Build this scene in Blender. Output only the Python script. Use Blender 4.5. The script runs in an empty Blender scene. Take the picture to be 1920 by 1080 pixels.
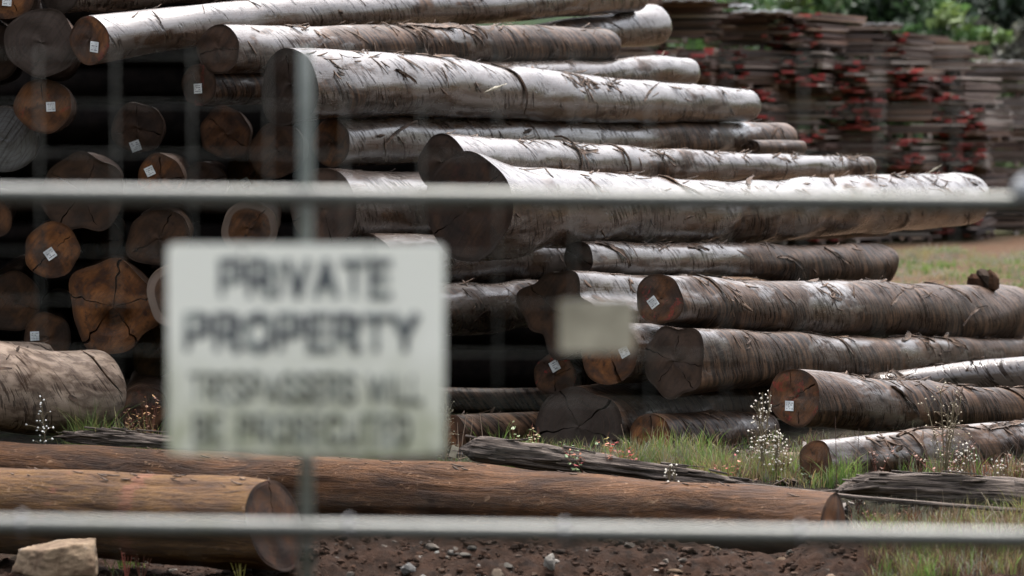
import bpy
import math, random
import numpy as np
from mathutils import Vector, Matrix, noise as mnoise

# ------------------------------------------------------------------ camera frame
F = 100.0 / 36.0 * 1920.0            # focal length in photo pixels
HZ = 239.0                           # row of the horizon in the photo
CAM = np.array([0.0, 0.0, 2.4])
PITCH = math.atan((540.0 - HZ) / F)
FWD = np.array([0.0, math.cos(PITCH), -math.sin(PITCH)])
UP = np.array([0.0, math.sin(PITCH), math.cos(PITCH)])
RGT = np.array([1.0, 0.0, 0.0])
def pt(px, py, d):
    """A place in the yard: sight line of a photo pixel at distance d."""
    return CAM + d * (FWD + (px - 960.0) / F * RGT - (py - 540.0) / F * UP)

# ------------------------------------------------------------------ logs of the pile
# key: (label, control points (x, y, diameter) in photo pixels near -> far, distance of near end, options)
TAN = 0.577
LOGS = {
 # --- long logs whose sides show
 'L1': ("long smooth grey log at the very top with an orange tagged end", [(168,75,92),(300,56,82),(600,19,66),(900,12,66),(1190,-8,58)], 21.6, dict(warm=.8, red=.5, pale=.64, smooth=1, flakes=16, cracks=0, tag=(178,88,-8))),
 'L2': ("grey log whose swollen round far end pokes out past the topmost log", [(1000,70,44),(1070,62,50),(1140,54,58),(1195,49,78),(1228,48,80)], 27.4, dict(pale=.55, flakes=4, dome=1)),
 'L3': ("tan and grey log with torn bark, just above the small dark tagged end", [(410,92,92),(700,92,84),(900,82,70),(1135,87,66)], 22.2, dict(warm=.25, dark=.5, pale=.55, flakes=40, cracks=2, fp=.3, tap=3.4, big=[(3.0,.62,.75,.10,.12),(3.25,.55,.6,.08,-.25),(3.5,.72,.5,.07,.3),(2.7,.7,.4,.05,.5),(3.75,.6,.35,.06,1.1),(.9,.55,.3,.05,.8)])),
 'L4': ("small pale log with a round dark grey tagged end beside the slant cut log", [(372,160,80),(520,158,74),(900,170,56)], 22.0, dict(warm=.25, dark=.35, red=.5, pale=.7, flakes=12, tag=(372,166,2))),
 'L5': ("big silvery log with a slanting teardrop cut end behind the fence post top", [(546,158,134),(800,160,112),(1000,175,100),(1200,190,80),(1345,197,66),(1405,199,58)], 21.4, dict(warm=.1, pale=.74, flakes=80, cracks=1, tilt=(.12,-.22), spur=(-.75,.42), dark=.75, dome=1)),
 'L6': ("pale log with a knobbly whitish far end, just above the silvery slant cut log", [(800,150,66),(1150,140,52),(1230,134,58),(1290,137,60)], 24.6, dict(pale=.7, flakes=10, dome=1)),
 'L7': ("cracked grey log with a rusty end right below the silvery slant cut log", [(620,268,92),(800,263,86),(1100,262,74),(1468,260,58)], 21.9, dict(warm=.75, pale=.72, flakes=34, grain=1, tap=5.0)),
 'L7b': ("thin whitish log tip peeping out under the tapered end of the silvery log", [(1000,212,40),(1250,222,34),(1372,228,36)], 26.0, dict(pale=.8, flakes=2, dome=1)),
 'L8': ("white log with a dark round end tucked behind the biggest log end", [(828,305,106),(1000,304,84),(1200,308,68),(1400,313,52),(1560,314,42),(1630,312,36)], 21.9, dict(warm=.2, pale=.8, flakes=60, dark=.8, dome=1)),
 'L8b': ("dark stubby log tip sticking out beyond the cracked grey log", [(1410,277,30),(1500,277,28)], 28.2, dict(pale=.1, flakes=0)),
 'L9': ("biggest log of the pile, white on top, with a wide dark brown end", [(878,390,202),(1000,394,158),(1150,392,128),(1400,396,116),(1650,384,108),(1785,374,100),(1815,374,96)], 21.0, dict(warm=.3, red=.15, pale=.76, flakes=80, dark=.75, cracks=2, dome=1)),
 'L9b': ("rough brown barked log lying against the underside of the biggest log", [(1000,425,60),(1300,424,66),(1650,413,62)], 21.9, dict(pale=.12, flakes=40, rough=1)),
 'L10': ("pale log turning to blocky brown bark at its far end, below the biggest log", [(1085,483,63),(1300,487,61),(1500,493,70),(1650,494,75)], 21.6, dict(warm=.3, dark=.7, pale=.6, flakes=26, tap=2.3)),
 'L11': ("white topped log with an oddly lobed dark end, half behind the small blank plate", [(1045,585,150),(1200,585,140),(1500,580,100)], 21.2, dict(warm=.3, dark=.4, pale=.78, flakes=16, lobes=.2, cracks=2, lseed=5)),
 'L12': ("stout brown log with a tagged red marked end and a bulging far end", [(1237,561,97),(1500,580,104),(1700,588,106),(1840,590,113),(1886,588,110)], 20.9, dict(warm=.55, red=1, pale=.5, flakes=46, tap=3.0, tag=(1225,567,38), cracks=0)),
 'L13': ("grey brown log with a lobed butt split by a five armed star crack", [(1265,677,130),(1400,672,106),(1600,672,84),(1800,664,62),(1960,660,48)], 20.9, dict(warm=.12, pale=.45, flakes=40, lobes=.12, cracks=5, lseed=9)),
 'L14': ("orange ended tagged log with two wide black splits under the small blank plate", [(1143,662,118),(1500,655,90)], 21.9, dict(warm=.95, pale=.8, flakes=2, cracks=3, wide=2.6, tag=(1171,660,30))),
 'L15': ("whitish log rising to the right between the star cracked log and the low tagged log", [(1560,738,50),(1640,728,56),(1800,716,68),(1930,706,76),(2200,690,80)], 22.6, dict(pale=.8, flakes=24, D=[23.4,23.2,22.9,22.6,22.0])),
 'L16': ("low brown log with a round tagged orange end split three ways", [(1490,745,110),(1700,762,96),(1920,768,76),(2060,768,64)], 20.3, dict(warm=.7, red=.7, pale=.42, flakes=56, cracks=4, tag=(1481,761,1), t=.8)),
 'L17': ("pinkish brown log lying lowest in the grass at the right edge", [(1530,868,84),(1700,850,84),(1920,832,86),(2100,820,80)], 19.2, dict(warm=.7, pale=.5, flakes=20, t=1.3)),
 'L18': ("small dark red tagged log end in shadow, above the flat grey cracked butt", [(1041,702,84)], 21.6, dict(warm=.5, red=.9, pale=.3, tag=(1041,686,30), L=5, cracks=3)),
 'L19': ("wide flattened grey butt with deep cracks sitting low in the weeds", [(1085,800,168)], 20.8, dict(warm=.0, pale=.4, lobes=.08, L=3.2, cracks=5, wide=1.5, flat=.9, lseed=3)),
 'L20': ("short orange ended log low in the grass to the right of the flat grey butt", [(1220,818,88),(1320,812,80),(1430,806,70)], 20.6, dict(warm=.9, pale=.4, flakes=6, smooth=1)),
 'L21': ("dim brown bearer log running behind the lowest log ends", [(700,750,52),(1100,752,50),(1500,750,46)], 22.4, dict(pale=.05, D=[22.9,22.9,22.9])),
 # --- log ends looking out of the shaded left half
 'A1': ("orange brown tagged log end cut off by the top left corner", [(18,-16,104)], 22.0, dict(warm=.85, pale=.4, L=5, tag=(13,2,-5), cracks=1)),
 'A2': ("grey log with a ribbed end along the top edge, above the big dull grey end", [(112,-24,100),(400,-40,90),(800,-60,80)], 22.2, dict(warm=.0, pale=.5, flakes=14)),
 'A3': ("big dull grey saw marked end at top left, beside the topmost tagged log", [(77,80,130)], 21.7, dict(warm=.0, pale=.3, L=6, lobes=.05, lseed=2, saw=1, cracks=0)),
 'A4': ("brownish log end at the left edge, tight against the big dull grey end", [(-18,98,112)], 22.1, dict(warm=.15, pale=.3, L=6)),
 'E1': ("orange and grey tagged log end with red streaks, below the big dull grey end", [(82,198,104)], 22.0, dict(warm=.75, red=.6, pale=.3, L=6, tag=(95,200,2), cracks=1, lobes=.04)),
 'E2': ("pale grey saw marked log end at the left edge", [(8,262,122)], 21.9, dict(warm=-.4, pale=.6, L=6, saw=1, cracks=0)),
 'E4': ("almost black log end with a tag near its lower rim and a pale star crack", [(258,240,96)], 23.6, dict(warm=.2, pale=.2, L=6, tag=(254,274,20), cracks=4)),
 'E5': ("dim brown heart shaped log end below the small dark grey tagged end", [(423,250,98)], 23.9, dict(warm=.55, pale=.2, L=6, lobes=.1, lseed=12)),
 'E6': ("reddish orange tagged log end just above the upper fence rail", [(301,334,90)], 22.4, dict(warm=.95, red=.4, pale=.3, L=6, tag=(281,321,25), cracks=3)),
 'E7': ("large dark log end with radiating cracks, crossed by the upper fence rail", [(155,362,152)], 22.4, dict(warm=.2, pale=.2, L=6, lobes=.09, cracks=6, lseed=4)),
 'E8': ("dim tagged log end right of the reddish orange end, touching the upper rail", [(467,328,86)], 23.6, dict(warm=.5, pale=.2, L=6, tag=(460,342,28))),
 'E9': ("brown log end with a pale sapwood ring above the private property sign", [(467,428,104)], 22.3, dict(warm=.6, pale=.3, L=6, sap=1, cracks=1)),
 'E10': ("grey brown saw marked end split by long cracks, with the post in front", [(607,391,146),(760,385,132),(1100,380,110)], 21.5, dict(warm=.15, pale=.9, flakes=14, cracks=4, saw=1, lobes=.04)),
 'E11': ("bright orange tagged log end below the large dark cracked end", [(98,470,104)], 22.2, dict(warm=1.0, pale=.3, L=6, tag=(94,476,35), cracks=2)),
 'E12': ("dim brown log end partly behind the upper left corner of the sign", [(298,448,116)], 22.9, dict(warm=.3, pale=.2, L=6, lobes=.08, cracks=3, lseed=7)),
 'E13': ("narrow slice of a brown log end at the left edge under the upper rail", [(-22,410,86)], 22.2, dict(warm=.5, pale=.2, L=6)),
 'E14': ("big ragged glowing orange butt with a dark hollow left of the sign", [(212,575,172)], 21.8, dict(warm=1.3, pale=.15, L=5, lobes=.11, cracks=5, lseed=21, wide=1.6)),
 'E15': ("pale rimmed log end half hidden behind the left edge of the sign", [(335,552,120)], 22.3, dict(warm=.3, pale=.3, L=6, sap=1)),
 'E16': ("dim brown log end with a tag just above the two old grey logs", [(88,632,90)], 22.4, dict(warm=.5, pale=.2, L=6, tag=(65,630,2))),
 'E17': ("log with a white topped rim peeking over the right half of the sign", [(690,494,112),(800,490,100),(1100,480,80)], 21.8, dict(warm=.1, pale=.8, flakes=8)),
 'E18': ("dim brown log coming out from behind the right edge of the sign", [(750,588,112),(880,578,100),(1050,568,84)], 21.8, dict(warm=.3, pale=.45, flakes=14)),
 'E19': ("dark brown log end beside the post, between heart shaped end and rusty end", [(520,282,104)], 23.8, dict(warm=.35, pale=.2, L=6)),
 'E21': ("dark russet log end low down, between the old grey logs and the sign", [(268,768,94)], 21.4, dict(warm=.45, red=.3, pale=.2, L=4)),
 'E20': ("faint brown log end at the left edge, beside the big ragged orange butt", [(22,566,112)], 22.6, dict(warm=.35, pale=.2, L=6, cracks=2)),
 'E23': ("faint brown log end directly beneath the big ragged orange butt", [(296,655,104)], 22.5, dict(warm=.4, pale=.2, L=6, lobes=.06)),
 'E24': ("faint dark log end in the gap right of the reddish orange tagged end", [(385,345,84)], 23.8, dict(warm=.2, pale=.2, L=6, cracks=2)),
 'E25': ("faint dark log end in the gap between the bright orange end and the sign", [(190,452,80)], 23.4, dict(warm=.3, pale=.2, L=6, cracks=2)),
 'E22': ("reddish brown weathered log just right of the sign's lower edge, among weeds", [(850,812,70),(1100,800,60)], 20.9, dict(warm=.7, pale=.12, flakes=4, t=1.2)),
}
FRONT = {
 'F1': ("old thick grey brown log lying before the pile at the left edge", [(-420,716,190),(-100,728,176),(60,733,166),(165,737,160),(188,738,150)], dict(D=[19.1,20.4,21.2,21.6,21.7], pale=.72, flakes=14, dome=1, matte=1)),
 'F2': ("second old grey log lying just behind the thick one at the left edge", [(-420,690,116),(-100,690,104),(95,692,96)], dict(D=[20.9,21.7,22.1], pale=.75, flakes=6, matte=1, dome=1)),
 'G1': ("long rust brown weathered log lying across the foreground", [(1562,995,140),(1000,947,138),(600,919,132),(-120,886,126),(-500,870,122)], dict(D=[17.3,18.55,19.3,20.5,21.1], rot=1, flakes=44, smallf=1, warm=.6, cracks=0, tilt=(0,.0))),
 'G2': ("shorter yellowish brown log with a red streaked end, lying before the long rust brown log", [(515,985,172),(250,966,166),(-120,950,160),(-500,936,150)], dict(D=[16.3,16.85,17.6,18.4], rot=2, flakes=40, smallf=1, warm=.7, dark=.95, red=.2, cracks=1, tilt=(0,.25))),
}
DEPTH = {'L1': 21.38, 'L2': 27.47, 'L3': 22.1, 'L4': 22.21, 'L5': 21.4, 'L6': 24.6, 'L7': 22.04, 'L7b': 26.0, 'L8': 21.9, 'L8b': 28.18, 'L9': 20.57, 'L9b': 22.18, 'L10': 21.6, 'L11': 21.19, 'L12': 20.9, 'L13': 20.7, 'L14': 20.8, 'L15': 23.7, 'L16': 20.11, 'L17': 19.2, 'L18': 21.63, 'L19': 20.92, 'L20': 20.6, 'L21': 24.02, 'A1': 22.08, 'A2': 22.23, 'A3': 21.55, 'A4': 22.7, 'E1': 21.66, 'E2': 22.18, 'E4': 23.6, 'E5': 23.9, 'E6': 22.39, 'E7': 22.24, 'E8': 24.33, 'E9': 22.3, 'E10': 21.61, 'E11': 22.18, 'E12': 22.51, 'E13': 22.2, 'E14': 22.07, 'E15': 21.78, 'E16': 22.44, 'E17': 21.68, 'E18': 21.72, 'E19': 22.97, 'E21': 22.06, 'E20': 22.48, 'E23': 23.02, 'E24': 23.81, 'E25': 23.52, 'E22': 21.03}

def smooth_path(C, R, step):
    C = np.array(C); R = np.array(R)
    s = np.concatenate([[0], np.cumsum(np.linalg.norm(np.diff(C, axis=0), axis=1))])
    L = s[-1]
    n = max(6, int(L / step))
    t = np.linspace(0, L, n + 1)
    if len(C) > 2:
        u = np.linspace(-L * .06, L * 1.06, n * 2)
        def ext(v):
            w = np.interp(u, s, v)
            lo, hi = u < 0, u > L
            w[lo] = v[0] + (v[1] - v[0]) / s[1] * u[lo]
            w[hi] = v[-1] + (v[-1] - v[-2]) / (s[-1] - s[-2]) * (u[hi] - L)
            k = max(3, int(len(u) * .09) | 1)
            ker = np.hanning(k + 2)[1:-1]; ker /= ker.sum()
            pad = np.concatenate([2 * w[0] - w[k:0:-1], w, 2 * w[-1] - w[-2:-k - 2:-1]])
            return np.interp(t, u, np.convolve(pad, ker, 'same')[k:-k])
        P = np.stack([ext(C[:, i]) for i in range(3)], 1)
        r = ext(R)
    else:
        P = np.stack([np.interp(t, s, C[:, i]) for i in range(3)], 1)
        r = np.interp(t, s, R)
    return P, r, t, L

def log_axis(key, ctrl, d0, o):
    """world centre line and radii of one log"""
    t = o.get('t', TAN)
    if len(ctrl) == 1:
        x, y, dia = ctrl[0]
        if x < 560: t = o.get('t', (x - 960) / F + .03)
        c = pt(x, y, d0); r = dia / 2 * d0 / F
        L = o['L']
        if x < 560 and key in LOGS: L = min(L, (26.6 - d0))
        d = np.array([t, 1.0, o.get('dz', 0.0)]); d /= np.linalg.norm(d)
        return [c, c + d * L], [r, r * .8]
    a1 = (ctrl[0][0] - 960) / F
    C, R = [], []
    for i, (x, y, dia) in enumerate(ctrl):
        d = (o['D'][i] + (d0 - o['D'][0] if key in LOGS else 0)) if 'D' in o else d0 * (t - a1) / (t - (x - 960) / F)
        C.append(pt(x, y, d)); R.append(dia / 2 * d / F)
    return C, R

random.seed(7)
rng = np.random.default_rng(7)
scene = bpy.context.scene
COL = scene.collection

# ------------------------------------------------------------------ node helpers
class Mat:
    def __init__(s, name, rough=.8, spec=.5):
        s.m = bpy.data.materials.new(name); s.m.use_nodes = True
        s.t = s.m.node_tree
        s.b = s.t.nodes['Principled BSDF']
        s.b.inputs['Roughness'].default_value = rough
        s.b.inputs['Specular IOR Level'].default_value = spec
    def n(s, kind, **kw):
        nd = s.t.nodes.new(kind)
        for k, v in kw.items(): setattr(nd, k, v)
        return nd
    def set(s, inp, v):
        if isinstance(v, bpy.types.NodeSocket): s.t.links.new(v, inp)
        elif isinstance(v, (tuple, list)) and inp.type == 'RGBA' and len(v) == 3: inp.default_value = (*v, 1)
        else: inp.default_value = v
    def math(s, op, a, b=0.0, clamp=False):
        nd = s.n('ShaderNodeMath', operation=op, use_clamp=clamp)
        s.set(nd.inputs[0], a); s.set(nd.inputs[1], b); return nd.outputs[0]
    def mix(s, f, a, b, blend='MIX'):
        nd = s.n('ShaderNodeMix', data_type='RGBA', blend_type=blend, clamp_factor=True)
        s.set(nd.inputs[0], f); s.set(nd.inputs[6], a); s.set(nd.inputs[7], b); return nd.outputs[2]
    def step(s, v, lo, hi, a=0.0, b=1.0):
        nd = s.n('ShaderNodeMapRange', interpolation_type='SMOOTHSTEP')
        for i, x in enumerate((v, lo, hi, a, b)): s.set(nd.inputs[i], x)
        return nd.outputs[0]
    def obj(s): return s.n('ShaderNodeTexCoord').outputs['Object']
    def attr(s, name, kind='GEOMETRY', out='Fac'):
        return s.n('ShaderNodeAttribute', attribute_name=name, attribute_type=kind).outputs[out]
    def vmul(s, v, k, add=None):
        nd = s.n('ShaderNodeVectorMath', operation='MULTIPLY'); s.set(nd.inputs[0], v); nd.inputs[1].default_value = k
        return nd.outputs[0]
    def vadd(s, v, w):
        nd = s.n('ShaderNodeVectorMath', operation='ADD'); s.set(nd.inputs[0], v); s.set(nd.inputs[1], w); return nd.outputs[0]
    def noise(s, v, scale=1.0, detail=4.0, rough=.55, dist=0.0):
        nd = s.n('ShaderNodeTexNoise'); s.set(nd.inputs['Vector'], v)
        nd.inputs['Scale'].default_value = scale; nd.inputs['Detail'].default_value = detail
        nd.inputs['Roughness'].default_value = rough; nd.inputs['Distortion'].default_value = dist
        return nd.outputs['Fac']
    def voro(s, v, scale=1.0, feature='F1', out='Distance'):
        nd = s.n('ShaderNodeTexVoronoi', feature=feature); s.set(nd.inputs['Vector'], v); nd.inputs['Scale'].default_value = scale
        return nd.outputs[out]
    def bump(s, h, strength=.5, dist=.01):
        nd = s.n('ShaderNodeBump'); s.set(nd.inputs['Height'], h)
        nd.inputs['Strength'].default_value = strength; nd.inputs['Distance'].default_value = dist
        s.t.links.new(nd.outputs[0], s.b.inputs['Normal'])
    def color(s, c): s.set(s.b.inputs['Base Color'], c); return s
    def rough(s, r): s.set(s.b.inputs['Roughness'], r); return s

def seeded(M):
    """object coordinates shifted by the thing's own seed"""
    sd = M.attr('seed', 'OBJECT')
    cb = M.n('ShaderNodeCombineXYZ')
    M.set(cb.inputs[0], M.math('MULTIPLY', sd, 13.17)); M.set(cb.inputs[1], M.math('MULTIPLY', sd, 7.31)); M.set(cb.inputs[2], M.math('MULTIPLY', sd, 3.73))
    o = M.obj()
    return o, M.vadd(o, cb.outputs[0])

def skew(M, v, k):
    """x + k*z : lines lying slantwise round the log"""
    sp = M.n('ShaderNodeSeparateXYZ'); M.set(sp.inputs[0], v)
    cb = M.n('ShaderNodeCombineXYZ')
    M.set(cb.inputs[0], M.math('ADD', sp.outputs[0], M.math('MULTIPLY', sp.outputs[2], k)))
    M.set(cb.inputs[1], sp.outputs[1]); M.set(cb.inputs[2], sp.outputs[2])
    return cb.outputs[0]

def make_log_surface():
    M = Mat('debarked_gum_wood', .45, .36)
    o, v = seeded(M)
    pale = M.attr('pale', 'OBJECT'); rough_b = M.attr('barky', 'OBJECT'); matte = M.attr('matte', 'OBJECT')
    big = M.noise(M.vmul(v, (.55, 1.6, 1.6)), 1.0, 5, .6, .3)
    mid = M.noise(M.vmul(v, (2.2, 6, 6)), 1.0, 5, .62, .4)
    grain = M.noise(M.vmul(v, (3.0, 70, 70)), 1.0, 4, .6)
    fine = M.noise(v, 55, 3, .6)
    sk = skew(M, v, .75)
    rings = M.noise(M.vmul(sk, (26, 3.2, 3.2)), 1.0, 4, .6, .2)
    tick = M.noise(M.vmul(sk, (36, 7, 7)), 1.0, 2, .5, .6)
    sel = M.noise(M.vmul(v, (3.3, 4, 4)), 1.0, 3, .55)
    spots = M.voro(M.vmul(sk, (9, 5, 5)), 1.0)
    # pale skin or brown under-bark
    f = M.math('ADD', M.math('MULTIPLY', M.math('SUBTRACT', big, .5), 2.2), M.math('MULTIPLY', M.math('SUBTRACT', mid, .5), 1.3))
    xs = M.n('ShaderNodeSeparateXYZ'); M.set(xs.inputs[0], o)
    tap = M.attr('tap', 'OBJECT')
    pale = M.math('SUBTRACT', pale, M.math('MULTIPLY', M.step(M.math('SUBTRACT', xs.outputs[0], tap), 0, 1.0), .45))
    f = M.math('ADD', f, M.math('SUBTRACT', M.math('MULTIPLY', pale, 1.2), .42))
    w = M.step(f, .10, .36)
    patch = M.noise(M.vmul(v, (1.3, 3.5, 3.5)), 1.0, 6, .65, .6)
    skin = M.mix(M.step(patch, .47, .60), (.078, .060, .049), (.042, .0225, .0122))
    skin = M.mix(M.step(mid, .5, .75, 0, .75), skin, (.022, .012, .0075))
    skin = M.mix(M.step(grain, .5, .8, 0, .35), skin, (.074, .060, .052))
    brown = M.mix(M.step(rings, .38, .66), (.008, .004, .0022), (.092, .050, .0285))
    brown = M.mix(M.step(grain, .45, .7, 0, .5), brown, (.022, .013, .009))
    c = M.mix(w, brown, skin)
    # stains running round the log
    c = M.mix(M.math('MULTIPLY', M.step(rings, .50, .64), M.step(sel, .44, .58)), c, (.022, .0115, .0072))
    # slanting dark ticks and shreds
    tk = M.math('MULTIPLY', M.step(tick, .54, .61), M.step(sel, .44, .55))
    tk = M.math('MAXIMUM', tk, M.math('MULTIPLY', M.step(spots, .16, .07), M.step(mid, .5, .6)))
    c = M.mix(M.math('MULTIPLY', tk, M.math('SUBTRACT', .92, M.math('MULTIPLY', matte, .6))), c, (.016, .010, .007))
    # speckle
    c = M.mix(M.step(fine, .62, .75, 0, .55), c, (.06, .04, .03))
    # rough block bark on the logs that still carry it
    blk = M.voro(M.vmul(sk, (11, 9, 9)), 1.0, 'DISTANCE_TO_EDGE')
    bk = M.mix(M.step(blk, .02, .13), (.018, .010, .007), M.mix(mid, (.045, .026, .017), (.135, .078, .048)))
    c = M.mix(M.math('MULTIPLY', rough_b, M.step(sel, .35, .5)), c, bk)
    dry = M.mix(M.step(M.noise(M.vmul(sk, (5, 12, 12)), 1.0, 6, .65, .4), .36, .64), (.085, .056, .039), (.265, .198, .148))
    dry = M.mix(M.math('MULTIPLY', M.step(rings, .55, .68), .6), dry, (.05, .031, .022))
    c = M.mix(M.math('MULTIPLY', matte, M.math('SUBTRACT', .85, M.math('MULTIPLY', tk, .7))), c, dry)
    M.color(c)
    r = M.math('ADD', M.math('MULTIPLY', mid, .32), .09)
    r = M.math('ADD', r, M.math('MULTIPLY', M.math('SUBTRACT', 1.0, w), .26))
    M.set(M.b.inputs['Specular IOR Level'], M.math('MULTIPLY', M.math('ADD', .14, M.math('MULTIPLY', w, .62)), M.math('MULTIPLY', M.math('SUBTRACT', 1.0, M.math('MULTIPLY', matte, .75)), M.math('SUBTRACT', 1.0, M.math('MAXIMUM', M.math('MULTIPLY', tk, .85), M.step(fine, .52, .70, 0, .7))))))
    M.rough(M.math('ADD', r, M.math('MULTIPLY', matte, .3), True))
    h = M.math('ADD', M.math('MULTIPLY', grain, .35), M.math('MULTIPLY', mid, .8))
    h = M.math('SUBTRACT', h, M.math('MULTIPLY', tk, .9))
    h = M.math('ADD', h, M.math('MULTIPLY', M.math('MULTIPLY', rough_b, M.step(blk, 0, .15)), 1.5))
    M.bump(h, .34, .012)
    return M.m

def make_rot_surface():
    M = Mat('weathered_rusty_wood', .85, .07)
    o, v = seeded(M)
    hue = M.attr('hue', 'OBJECT')
    big = M.noise(M.vmul(v, (.9, 2.5, 2.5)), 1.0, 5, .6, .3)
    mid = M.noise(M.vmul(v, (2.6, 9, 9)), 1.0, 7, .68, .7)
    grain = M.noise(M.vmul(v, (6, 60, 60)), 1.0, 6, .7, .3)
    fl = M.noise(M.vmul(skew(M, v, .5), (22, 30, 30)), 1.0, 4, .6, .5)
    base = M.mix(M.step(M.math('ADD', M.math('MULTIPLY', big, .5), M.math('MULTIPLY', mid, .5)), .38, .62), (.011, .0048, .0023), (.082, .038, .0165))
    base = M.mix(M.math('MULTIPLY', hue, M.step(mid, .3, .65)), base, (.095, .05, .018))
    base = M.mix(M.step(grain, .42, .66, 0, .85), base, (.034, .017, .010))
    base = M.mix(M.math('MULTIPLY', M.step(mid, .56, .7), M.step(grain, .5, .62)), base, (.02, .011, .007))
    base = M.mix(M.math('MULTIPLY', M.step(fl, .60, .70), M.step(mid, .44, .58)), base, (.15, .092, .055))
    base = M.mix(M.step(big, .60, .74, 0, .55), base, (.045, .036, .031))
    sp = M.n('ShaderNodeSeparateXYZ'); M.set(sp.inputs[0], o)
    # red chalk bands that the shorter log carries
    d1 = M.math('ABSOLUTE', M.math('SUBTRACT', M.math('ADD', sp.outputs[0], M.math('MULTIPLY', M.math('SUBTRACT', fl, .5), .25)), .92))
    d2 = M.math('ABSOLUTE', M.math('SUBTRACT', M.math('ADD', sp.outputs[0], M.math('MULTIPLY', sp.outputs[2], .2)), 1.50))
    band = M.math('MAXIMUM', M.step(d1, .075, .03), M.math('MULTIPLY', M.step(d2, .05, .01), M.step(mid, .48, .58)))
    base = M.mix(M.math('MULTIPLY', M.math('MULTIPLY', band, hue), M.step(mid, .3, .6, .15, .5)), base, (.13, .05, .034))
    M.color(base)
    M.rough(M.math('ADD', M.math('MULTIPLY', mid, .3), .52))
    h = M.math('ADD', M.math('MULTIPLY', grain, .8), M.math('MULTIPLY', mid, 1.0))
    M.bump(M.math('ADD', h, M.math('MULTIPLY', fl, .3)), .9, .02)
    return M.m

def make_cut_surface():
    M = Mat('sawn_log_end', .8, .10)
    o, v = seeded(M)
    warm = M.attr('warm', 'OBJECT'); red = M.attr('red', 'OBJECT'); saw = M.attr('saw', 'OBJECT'); sap = M.attr('sap', 'OBJECT')
    rad = M.attr('rad')
    n1 = M.noise(v, 5, 5, .6, .6); n2 = M.noise(v, 14, 5, .65); n3 = M.noise(v, 60, 3, .6)
    sp = M.n('ShaderNodeSeparateXYZ'); M.set(sp.inputs[0], v)
    ln = M.n('ShaderNodeCombineXYZ')
    ang = M.math('ADD', M.math('MULTIPLY', sp.outputs[1], .82), M.math('MULTIPLY', sp.outputs[2], .57))
    M.set(ln.inputs[0], ang); M.set(ln.inputs[1], M.math('MULTIPLY', sp.outputs[2], .05))
    lines = M.noise(ln.outputs[0], 46, 4, .7)
    ringv = M.n('ShaderNodeCombineXYZ'); M.set(ringv.inputs[0], M.math('ADD', M.math('MULTIPLY', rad, 30), M.math('MULTIPLY', n1, 3)))
    ringn = M.noise(ringv.outputs[0], 1.0, 2, .5)
    grey = M.mix(n1, (.018, .0132, .0108), (.054, .039, .0315))
    grey = M.mix(M.step(warm, 0, -.4), grey, M.mix(n2, (.09, .09, .093), (.17, .165, .165)))
    org = M.mix(M.step(n1, .3, .68), (.045, .017, .008), (.17, .066, .022))
    org = M.mix(M.step(n2, .58, .7, 0, .7), org, (.036, .015, .009))
    c = M.mix(M.math('MULTIPLY', warm, M.step(n1, .28, .58, .35, 1.0)), grey, org)
    c = M.mix(M.step(n2, .52, .72, 0, .55), c, (.018, .011, .009))
    c = M.mix(M.step(lines, .45, .7, 0, M.math('ADD', .42, M.math('MULTIPLY', saw, .4))), c, (.018, .013, .010))
    c = M.mix(M.step(ringn, .48, .66, 0, .5), c, (.05, .03, .022))
    rim = M.step(M.math('ADD', rad, M.math('MULTIPLY', M.math('SUBTRACT', n1, .5), .16)), .84, .97)
    c = M.mix(M.math('MULTIPLY', rim, M.math('SUBTRACT', .55, M.math('MULTIPLY', sap, .55))), c, (.016, .010, .007))
    c = M.mix(M.math('MULTIPLY', M.math('MULTIPLY', M.step(rad, .72, .78), sap), .8), c, (.15, .11, .088))
    rd = M.math('MULTIPLY', M.step(M.noise(v, 7, 3, .6, .8), .56, .66), M.step(n3, .35, .6))
    c = M.mix(M.math('MULTIPLY', M.math('MULTIPLY', rd, red), .75), c, (.20, .022, .02))
    c = M.mix(M.math('MULTIPLY', M.attr('dark', 'OBJECT'), .68), c, (.006, .0042, .0034))
    M.color(c)
    M.bump(M.math('ADD', M.math('MULTIPLY', lines, 1.0), M.math('MULTIPLY', n2, .7)), .6, .006)
    return M.m

def simple(name, c1, c2, scale=8, rough=.8, spec=.3, stretch=(1, 1, 1), bump=.3, bd=.01, detail=5):
    M = Mat(name, rough, spec)
    v = M.vmul(M.obj(), stretch)
    n = M.noise(v, scale, detail, .62)
    M.color(M.mix(M.step(n, .32, .68), c1, c2))
    if bump: M.bump(n, bump, bd)
    return M.m

def painted(name, rough=.85, spec=.25, var=0.25, scale=40, trans=0.0):
    """colour from the mesh's own 'tint' attribute, broken up a little"""
    M = Mat(name, rough, spec)
    c = M.attr('tint', out='Color')
    n = M.noise(M.obj(), scale, 3, .6)
    M.color(M.mix(M.step(n, .3, .7, 0, var), c, (.015, .012, .010)))
    if trans:
        tr = M.n('ShaderNodeBsdfTranslucent'); M.set(tr.inputs[0], c)
        mx = M.n('ShaderNodeMixShader'); mx.inputs[0].default_value = trans
        M.t.links.new(M.b.outputs[0], mx.inputs[1]); M.t.links.new(tr.outputs[0], mx.inputs[2])
        M.t.links.new(mx.outputs[0], M.t.nodes['Material Output'].inputs[0])
    return M.m

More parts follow.
